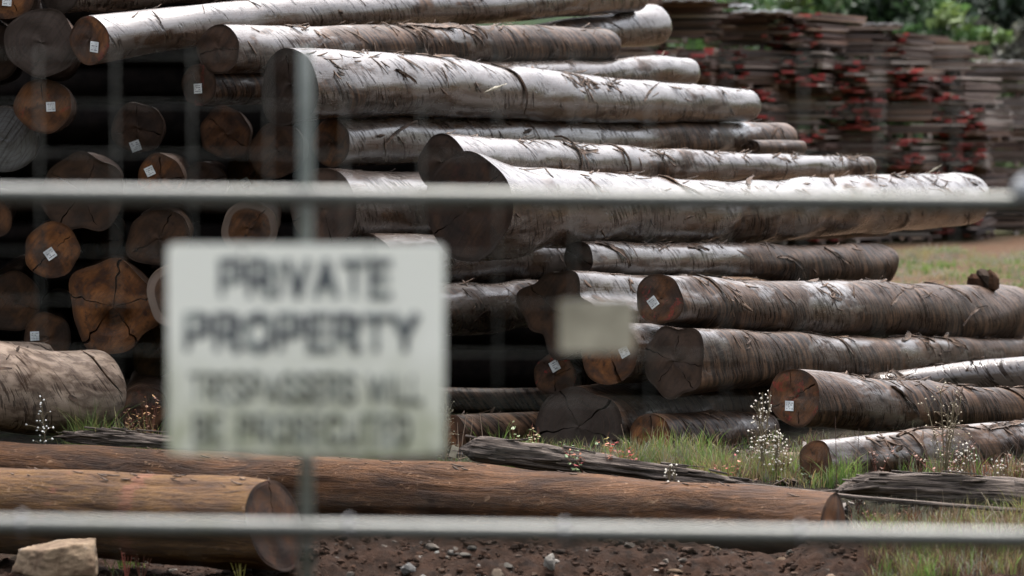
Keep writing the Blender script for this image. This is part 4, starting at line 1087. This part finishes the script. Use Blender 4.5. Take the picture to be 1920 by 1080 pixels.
# bark litter shed on the ground
mb = MB()
for _ in range(900):
    px = R_.uniform(820, 1960); d = R_.uniform(17.7, 21.0) if px > 1580 else R_.uniform(19.0, 21.2)
    x = (px - 960) / F * d; z = float(ground_z(x, d)); ln = .03 + .16 * R_.random() ** 2.5; wd = ln * R_.uniform(.12, .35); q = R_.uniform(.5, 1.5); c = R_.choice([(.09, .05, .03), (.055, .035, .025), (.13, .09, .06), (.10, .085, .075)])
    M = Matrix.Translation((x, d, z + R_.uniform(.005, .03))) @ Matrix.Rotation(R_.uniform(0, 6.28), 4, 'Z') @ Matrix.Rotation(R_.gauss(0, .3), 4, 'Y') @ Matrix.Rotation(R_.gauss(0, .5), 4, 'X')
    mb.box(M, ln, wd, .006, tuple(v * q for v in c))
tag(mb.build('bark_litter', MT['stem']), 'shed bark chips and splinters littering the ground around the logs', 'litter', kind='stuff')
# dry upright stalks
mb = MB()
def stalk(px, d, h, lean=.1, col=(.22, .17, .12), r=.0022):
    x = (px - 960) / F * d; z = float(ground_z(x, d)) - .02; a = R_.uniform(-1, 1) * lean
    mb.tube([(x, d, z), (x + a * h * .4, d, z + h * .55), (x + a * h, d + .01, z + h)], [r, r * .85, r * .4], 4, col, False)
for _ in range(34): stalk(R_.uniform(1640, 1800), R_.uniform(18.0, 18.35), R_.uniform(.1, .26), .12)
for _ in range(30): stalk(R_.uniform(1560, 1950), R_.uniform(18.9, 20.0), R_.uniform(.15, .38), .15, R_.choice([(.10, .06, .045), (.2, .15, .1), (.14, .13, .08)]))
for px in (862, 878, 908, 860, 1180, 1215, 1238): stalk(px, 20.2, R_.uniform(.28, .42), .2, (.24, .17, .12), .0028)
for px, h in ((1572, .55), (1610, .5), (1826, .42), (1705, .36)): stalk(px, 18.5, h, .05, (.07, .04, .03), .003)
for px, d in ((1905, 16.4), (1880, 16.35), (1900, 16.5), (1860, 16.3)): stalk(px, d, .35, .5, (.3, .25, .18), .003)
tag(mb.build('dry_stalks', MT['stem']), 'thin dry stalks standing among the grass', 'stalks', kind='stuff')

# ------------------------------------------------------------------ weeds
def ball(mb, c, r, col, R_):
    vs = [Vector(c) + Vector(v) * r * R_.uniform(.8, 1.2) for v in ((1, 0, 0), (-1, 0, 0), (0, 1, 0), (0, -1, 0), (0, 0, 1), (0, 0, -1))]
    mb.poly(vs, [(0, 2, 4), (2, 1, 4), (1, 3, 4), (3, 0, 4), (2, 0, 5), (1, 2, 5), (3, 1, 5), (0, 3, 5)], col)
def seed_weed(px, d, top, nst, spread, label, stemc=(.13, .10, .06), headc=(.55, .50, .43), nh=70, hr=.008, low=.25):
    R2 = random.Random(label); x = (px - 960) / F * d; z = float(ground_z(x, d)); h = pt(px, top, d)[2] - z
    root = empty('seeding_weed', (x, d, z), label, 'weed', 'weeds with pale seed heads')
    st = MB(); heads = []
    for i in range(nst):
        a = R2.uniform(-1, 1) * spread; b = R2.uniform(-1, 1) * spread * .5; hh = h * R2.uniform(.7, 1.0) if i else h
        tip = Vector((a * hh, b * hh, hh)); mid = tip * .5 + Vector((-a * hh * .15, 0, 0))
        st.tube([(0, 0, -.02), mid, tip], [.005, .004, .002], 5, stemc, False)
        for k in range(int(nh / nst)):
            t = R2.uniform(low, 1.0); q = tip * t
            w = .05 * (1.15 - t) * h / .45 + .010
            e = q + Vector((R2.gauss(0, w), R2.gauss(0, w), R2.uniform(.0, .07)))
            st.tube([q - Vector((0, 0, .02)), (q + e) / 2 + Vector((0, 0, .006)), e], .0016, 3, stemc, False)
            heads.append((e, hr * R2.uniform(.6, 1.25)))
    st.build('stem', MT['stem'], root)
    protos = []
    for q in range(4):
        hd = MB(); cc = R2.uniform(.6, 1.15); ball(hd, (0, 0, 0), 1.0, tuple(v * cc for v in headc), R2); protos.append(hd)
    for q, (e, r) in enumerate(heads[:98]):
        ob = protos[q].build('seed_head', MT['stem'], root) if q < 4 else link(made[q % 4].copy(), root)
        if q == 0: made = []
        if q < 4: made.append(ob)
        ob.location = e; ob.scale = (r, r, r); ob.rotation_euler.z = q
seed_weed(1432, 19.35, 735, 4, .16, 'tall bushy weed with white seed heads before the low tagged orange end', nh=98)
seed_weed(1458, 19.2, 800, 3, .12, 'shorter white flecked weed leaning against the tall bushy weed', nh=80)
seed_weed(1775, 18.9, 728, 6, .22, 'widest airy weed with pale dots over the brown log at the right', headc=(.42, .36, .27), nh=98, hr=.0065)
seed_weed(1812, 18.8, 840, 4, .25, 'low white dotted weed before the grey rotten log', nh=34)
seed_weed(1880, 18.6, 868, 4, .25, 'low sparse white dotted weed near the right edge', nh=24)
seed_weed(84, 20.7, 760, 2, .07, 'slim weed with white flower heads before the thick old grey log', headc=(.68, .66, .62), nh=36, hr=.010, low=.45)
seed_weed(835, 19.9, 735, 3, .07, 'dry grey weed spike beside the right edge of the sign', headc=(.22, .20, .14), nh=60, hr=.006)
seed_weed(1260, 18.75, 885, 3, .2, 'tiny white dotted weed on the rotten slab tail', nh=26, hr=.008)
def leafy(px, d, top, cols, n, label, name='leafy_weed', spread=.09, ls=.032, stemc=(.15, .06, .04)):
    R2 = random.Random(label)
    if d > 19.3 and px > 900: d -= .38
    x = (px - 960) / F * d; z = float(ground_z(x, d)); h = max(.06, pt(px, top, d)[2] - z)
    root = empty(name, (x, d, z), label, 'weed', 'low leafy weeds')
    st = MB(); lf = MB()
    for i in range(6):
        tip = Vector((R2.gauss(0, spread), R2.gauss(0, spread * .6), h * R2.uniform(.6, 1)))
        st.tube([(0, 0, -.01), tip * .5, tip], [.003, .0025, .001], 4, stemc, False)
        for k in range(n // 6):
            q = tip * R2.uniform(.25, 1.0); a = R2.uniform(0, 6.28); s = ls * R2.uniform(.55, 1.2)
            u = Vector((math.cos(a), math.sin(a), R2.uniform(-.4, .7))).normalized(); w = u.cross(Vector((0, 0, 1))).normalized() * .38
            nn = u.cross(w).normalized() * .1
            q = q + u * s * .3; c = R2.choice(cols); kk = R2.uniform(.75, 1.25); c = tuple(v * kk for v in c)
            lf.poly([q, q + (u * .35 + w) * s + nn * s, q + u * s * .5, q + (u * .35 - w) * s + nn * s, q + u * s * 1.1, q + (u * .75 + w * .7) * s, q + (u * .75 - w * .7) * s],
                    [(0, 2, 1), (0, 3, 2), (1, 2, 5), (2, 4, 5), (2, 6, 4), (3, 6, 2)], c)
    st.build('stem', MT['stem'], root); lf.build('foliage', MT['leaf'], root)
RED = [(.30, .045, .045), (.36, .07, .06), (.22, .05, .035)]; ORG = [(.32, .11, .05), (.26, .085, .04)]; LG = [(.10, .15, .06), (.15, .20, .08)]
leafy(1187, 19.55, 822, RED, 60, 'crimson leaved weed in the grass below the short orange ended log')
leafy(1068, 19.7, 818, ORG + LG, 54, 'orange and green leaved weed before the flat grey butt')
leafy(1150, 19.6, 826, ORG, 60, 'russet leaved weed between the orange and the crimson weeds', spread=.07)
leafy(1105, 19.6, 838, LG * 2 + RED[:1], 60, 'green round leaved weed before the flat grey butt', ls=.036)
leafy(1010, 20.0, 800, [(.34, .24, .16), (.2, .24, .1)], 40, 'pale pinkish leaved weed beside the bright tuft')
leafy(968, 20.1, 790, [(.22, .28, .14), (.3, .33, .2)], 40, 'pale green leaved weed above the bright tuft')
leafy(1120, 20.15, 806, [(.35, .27, .08), (.25, .2, .07)], 30, 'yellowish leaved weed touching the flat grey butt', ls=.026)
leafy(1372, 19.4, 848, RED + ORG, 30, 'small red leaved weed by the angular wood chunk', ls=.026)
leafy(1545, 19.6, 842, [(.13, .18, .10), (.17, .22, .13)], 46, 'grey green leaved weed left of the lowest log', ls=.034)
leafy(1580, 19.2, 868, ORG + [(.2, .09, .04)], 70, 'rusty orange fern like weed by the rotten hollow end', ls=.03)
leafy(1530, 19.15, 880, [(.14, .19, .12), (.12, .15, .09)], 56, 'dull green weed left of the rotten hollow end')
leafy(1650, 19.6, 832, RST, 70, 'rust brown dead weed before the lowest log', ls=.024)
leafy(1785, 19.5, 820, RST, 90, 'larger rust brown dead weed before the lowest log at the right', spread=.12, ls=.026)
leafy(1895, 19.3, 850, RST + BRN, 90, 'brown dead weed clump at the right edge of the grass', spread=.12, ls=.026)
leafy(1610, 18.3, 905, RST + [(.2, .1, .07)], 90, 'reddish brown dead weed at the end of the long rust brown log', spread=.07, ls=.022)
leafy(1650, 18.1, 960, RST, 80, 'low reddish dead weed right of the rust brown log end', spread=.09, ls=.022)
leafy(1810, 18.4, 910, RST, 70, 'thin reddish dead weed over the grey rotten log', spread=.08, ls=.02)
leafy(275, 20.8, 738, [(.20, .09, .035), (.26, .14, .05), (.13, .05, .025)], 90, 'tall russet dock weed between the old grey logs and the sign', spread=.07, ls=.03)
leafy(245, 20.85, 775, [(.22, .10, .04), (.2, .14, .05)], 50, 'lower russet dock weed behind the left grass tuft', spread=.06, ls=.028)
leafy(232, 16.55, 1012, [(.33, .12, .085), (.26, .16, .11)], 44, 'pinkish seedling weed before the shorter log', spread=.05, ls=.02, stemc=(.35, .1, .07))
leafy(260, 16.5, 1020, [(.32, .25, .17)], 26, 'straw coloured seedling weed beside the pinkish seedling', spread=.05, ls=.02)
leafy(448, 16.15, 1030, [(.36, .30, .06)], 14, 'small yellow green sprig at the shorter log end', spread=.04, ls=.02, stemc=(.3, .26, .07))

# ------------------------------------------------------------------ fence
DF = 6.15
fence = empty('fence', (pt(573, 700, DF)[0], DF, float(ground_z(-.4, DF))), 'galvanised pipe and wire mesh fence in front of the log yard', 'fence')
fx, fy, fz = fence.location
def loc(p): return (p[0] - fx, p[1] - fy, p[2] - fz)
def rail(y0, y1, d=DF, r=.0215):
    mb = MB(); pts = []
    for i in range(44):
        px = -700 + i * 140; pts.append(loc(pt(px, y0 + (y1 - y0) * px / 1920.0, d)))
    mb.tube(pts, r, 20); return mb.build('rail', MT['steel'], fence, True)
rail(365, 381); rail(986, 1011)
def post(px, top, lean=0, r=.0145):
    p = pt(px, top, DF + .047); q = np.array(loc(p)); mb = MB()
    mb.tube([(q[0] - lean, q[1], -.3), (q[0], q[1], q[2] - .006), (q[0], q[1], q[2])], [r, r, r * .8], 20); return mb.build('post', MT['post'], fence, True)
post(573, 92, .004); post(1975, 60); post(3377, 30)
mb = MB(); wy = DF - .028
for k in range(-5, 37):
    px = 75 + 143 * k; x = pt(px, 300, wy)[0] - fx
    mb.tube([(x, wy - fy, .25), (x, wy - fy, pt(0, 88, wy)[2] - fz)], .0009, 6)
for k in range(0, 13):
    py = 98 + 92.3 * k; a = loc(pt(-700, py - 2, wy + .005)); b = loc(pt(5300, py + 40, wy + .005))
    mb.tube([a, b], .0009, 6)
mb.build('wire_mesh', MT['wire'], fence, True)
for px in (1915,):
    mb = MB(); p = np.array(loc(pt(px + 14, 368, DF - .01)))
    mb.tube([p + np.array([-.028, 0, .004]), p + np.array([-.02, 0, .006]), p + np.array([.03, 0, .006])], [.026, .034, .034], 20)
    mb.tube([p + np.array([.0, -.01, -.02]), p + np.array([.0, -.01, .052])], .017, 12)
    mb.build('clamp', MT['tie'], fence, True)
for px in (42, 655, 1058, 1500):
    mb = MB(); c = np.array(loc(pt(px, 986 + 25 * px / 1920 - 2, DF)))
    pts = [c + np.array([0.004 * math.sin(k), math.cos(k / 12 * 6.28) * .0255, math.sin(k / 12 * 6.28) * .0255]) for k in range(13)]
    mb.tube(pts, .004, 6); mb.tube([c + np.array([-.004, -.027, .004]), c + np.array([.006, -.030, .010])], .006, 8)
    mb.build('wire_tie', MT['tie'], fence, True)

# ------------------------------------------------------------------ signs
DS = DF - .06
def rounded(w, h, r, n=6):
    out = []
    for cx, cz, a0 in ((w / 2 - r, h / 2 - r, 0), (-w / 2 + r, h / 2 - r, 90), (-w / 2 + r, -h / 2 + r, 180), (w / 2 - r, -h / 2 + r, 270)):
        for k in range(n + 1):
            a = math.radians(a0 + 90 * k / n); out.append((cx + r * math.cos(a), cz + r * math.sin(a)))
    return out
def plate(name, parent, w, h, r, th, mat, back, hem=0.0):
    o = rounded(w, h, r); n = len(o); mb = MB()
    mb.poly([(x, -th / 2, z) for x, z in o] + [(x, th / 2, z) for x, z in o], [tuple(range(n))], (1, 1, 1), 0)
    base = 0
    mb.f += [tuple(n + i for i in reversed(range(n)))] + [(i, n + i, n + (i + 1) % n, (i + 1) % n) for i in range(n)]
    mb.c += [(1, 1, 1)] * (n + 1); mb.mi += [1] * (n + 1)
    return mb.build(name, [mat, back], parent)
k = DS / F
sc = pt(574, 655, DS)
sign = empty('warning_sign', sc, 'big white weathered private property sign with faded black letters on the fence', 'sign')
sign.rotation_euler = (0, math.radians(.15), 0)
splate = plate('sign_plate', sign, 519 * k, 396 * k, 14 * k, .004, MT['sign'], MT['signback'])
S_ = {  # block letters as strokes on a 0..1 square
 'P': [[(0, 0), (0, 1)], [(0, 1), (.55, 1), (.92, .92), (1, .73), (.92, .54), (.55, .46), (0, .46)]],
 'R': [[(0, 0), (0, 1)], [(0, 1), (.55, 1), (.92, .92), (1, .75), (.92, .57), (.55, .49), (0, .49)], [(.5, .49), (1, 0)]],
 'I': [[(.5, 0), (.5, 1)]], 'V': [[(0, 1), (.5, 0), (1, 1)]], 'A': [[(0, 0), (.5, 1), (1, 0)], [(.2, .33), (.8, .33)]],
 'T': [[(0, 1), (1, 1)], [(.5, 1), (.5, 0)]], 'E': [[(1, 1), (0, 1), (0, 0), (1, 0)], [(0, .52), (.85, .52)]],
 'O': [[(.5, 1), (.12, .88), (0, .5), (.12, .12), (.5, 0), (.88, .12), (1, .5), (.88, .88), (.5, 1)]],
 'Y': [[(0, 1), (.5, .45), (1, 1)], [(.5, .45), (.5, 0)]],
 'S': [[(1, .82), (.8, .98), (.5, 1), (.2, .97), (0, .78), (.15, .58), (.85, .42), (1, .22), (.8, .03), (.5, 0), (.2, .02), (0, .18)]],
 'W': [[(0, 1), (.25, 0), (.5, .9), (.75, 0), (1, 1)]], 'L': [[(0, 1), (0, 0), (1, 0)]],
 'B': [[(0, 0), (0, 1)], [(0, 1), (.6, 1), (.9, .9), (.9, .62), (.6, .53), (0, .53)], [(.6, .53), (1, .42), (1, .1), (.6, 0), (0, 0)]],
 'C': [[(1, .8), (.8, .97), (.5, 1), (.12, .88), (0, .5), (.12, .12), (.5, 0), (.8, .03), (1, .2)]],
 'U': [[(0, 1), (0, .25), (.15, .05), (.5, 0), (.85, .05), (1, .25), (1, 1)]],
 'D': [[(0, 0), (0, 1), (.5, 1), (.9, .85), (1, .5), (.9, .15), (.5, 0), (0, 0)]],
}
WID = {'I': .02, 'W': 1.25, 'O': .82, 'C': .78, 'L': .58, 'E': .58, 'T': .66, ' ': .25}
def text(body, cx, cy, wpx, hpx, mat, wt):
    """one painted line of block letters, wt = stroke over letter height"""
    mb = MB(); ws = [WID.get(c, .70) for c in body]; gap = wt + (.13 if wt > .18 else .22)
    tot = sum(ws) + gap * (len(body) - 1) + wt
    fx_ = wpx / tot; x0 = wt / 2; n_ = 0
    for c, wd in zip(body, ws):
        for st in S_.get(c, []):
            for (ax, az), (bx, bz) in zip(st[:-1], st[1:]):
                A = Vector(((cx - wpx / 2 + (x0 + ax * wd) * fx_ - 574) * k, 0, ((wt / 2 + az * (1 - wt)) * hpx - hpx / 2 - (cy - 655)) * k))
                B = Vector(((cx - wpx / 2 + (x0 + bx * wd) * fx_ - 574) * k, 0, ((wt / 2 + bz * (1 - wt)) * hpx - hpx / 2 - (cy - 655)) * k))
                dd = B - A; ln = dd.length; th = wt * k * (hpx * abs(dd.x) + fx_ * abs(dd.z)) / ln
                M = Matrix.Translation(((A.x + B.x) / 2, -.0026 - .00006 * n_, (A.z + B.z) / 2)) @ Matrix.Rotation(-math.atan2(dd.z, dd.x), 4, 'Y')
                mb.box(M, ln + th * .8, .0008, th); n_ += 1
        x0 += wd + gap
    return mb.build('lettering', mat, splate)
text('PRIVATE', 572, 523, 322, 76, MT['letters'], .21)
text('PROPERTY', 565, 624, 438, 76, MT['letters'], .21)
text('TRESPASSERS WILL', 574, 728, 434, 58, MT['letters2'], .16)
text('BE PROSECUTED', 566, 806, 406, 58, MT['letters2'], .16)
for sx, sz in ((-1, 1), (1, 1), (-1, -1), (1, -1)):
    mb = MB(); x, z = sx * 120 * k, sz * 182 * k
    mb.tube([(x, -.002, z), (x, -.006, z), (x, -.0075, z)], [.005, .005, .003], 10); mb.build('bolt', MT['tie'], sign, True)
bp = pt(1119, 611, DF - .036)
small = empty('blank_plate', bp, 'small blank cream plate wired to the fence mesh', 'plate')
kk = (DF - .036) / F
plate('plate', small, 140 * kk, 98 * kk, 8 * kk, .003, MT['plate'], MT['signback'])
for x in (-1, 1):
    mb = MB(); mb.tube([(x * 40 * kk, -.004, 46 * kk), (x * 40 * kk, -.005, 38 * kk), (x * 40 * kk, .004, 36 * kk)], .0015, 5); mb.build('wire_tie', MT['tie'], small)

# ------------------------------------------------------------------ light, sky, camera
w = bpy.data.worlds.new('World'); scene.world = w; w.use_nodes = True
nt = w.node_tree; sky = nt.nodes.new('ShaderNodeTexSky'); sky.sky_type = 'NISHITA'; sky.sun_disc = False
EL, ROT = math.radians(66), math.radians(12)
sky.sun_elevation = EL; sky.sun_rotation = ROT; sky.air_density = 1.0; sky.dust_density = 4.0; sky.ozone_density = 1.0
bg = nt.nodes['Background']; bg.inputs[1].default_value = .15
hs = nt.nodes.new('ShaderNodeHueSaturation'); hs.inputs['Saturation'].default_value = .38
nt.links.new(sky.outputs[0], hs.inputs['Color'])
tc = nt.nodes.new('ShaderNodeTexCoord'); sx_ = nt.nodes.new('ShaderNodeSeparateXYZ'); nt.links.new(tc.outputs['Generated'], sx_.inputs[0])
mr = nt.nodes.new('ShaderNodeMapRange'); nt.links.new(sx_.outputs[2], mr.inputs[0])        # an overcast sky is brightest overhead
for q, val in enumerate((0.0, 1.0, .75, 2.6), 1): mr.inputs[q].default_value = val
mu = nt.nodes.new('ShaderNodeVectorMath'); mu.operation = 'SCALE'; nt.links.new(hs.outputs[0], mu.inputs[0]); nt.links.new(mr.outputs[0], mu.inputs['Scale'])
nt.links.new(mu.outputs[0], bg.inputs[0])
ld = bpy.data.lights.new('sun', 'SUN'); ld.energy = 1.6; ld.angle = math.radians(24); ld.color = (1.0, .96, .9)
lo = bpy.data.objects.new('sun', ld); link(lo)
dirv = Vector((math.sin(ROT) * math.cos(EL), math.cos(ROT) * math.cos(EL), math.sin(EL)))
lo.rotation_euler = (-dirv).to_track_quat('-Z', 'Y').to_euler(); lo.location = (0, 0, 30)
cd = bpy.data.cameras.new('camera'); cam = bpy.data.objects.new('camera', cd); link(cam)
cd.lens = 100; cd.sensor_width = 36; cd.clip_start = .1; cd.clip_end = 3000
cam.location = tuple(CAM); cam.rotation_euler = (math.pi / 2 - PITCH, 0, 0)
cd.dof.use_dof = True; cd.dof.focus_distance = 20.3; cd.dof.aperture_fstop = 2.0
scene.camera = cam
scene.render.engine = 'CYCLES'
scene.cycles.use_denoising = True
scene.cycles.use_adaptive_sampling = False
scene.cycles.max_bounces = 8
vs = scene.view_settings; vs.view_transform = 'Standard'; vs.look = 'None'; vs.exposure = 1.48; vs.gamma = 1
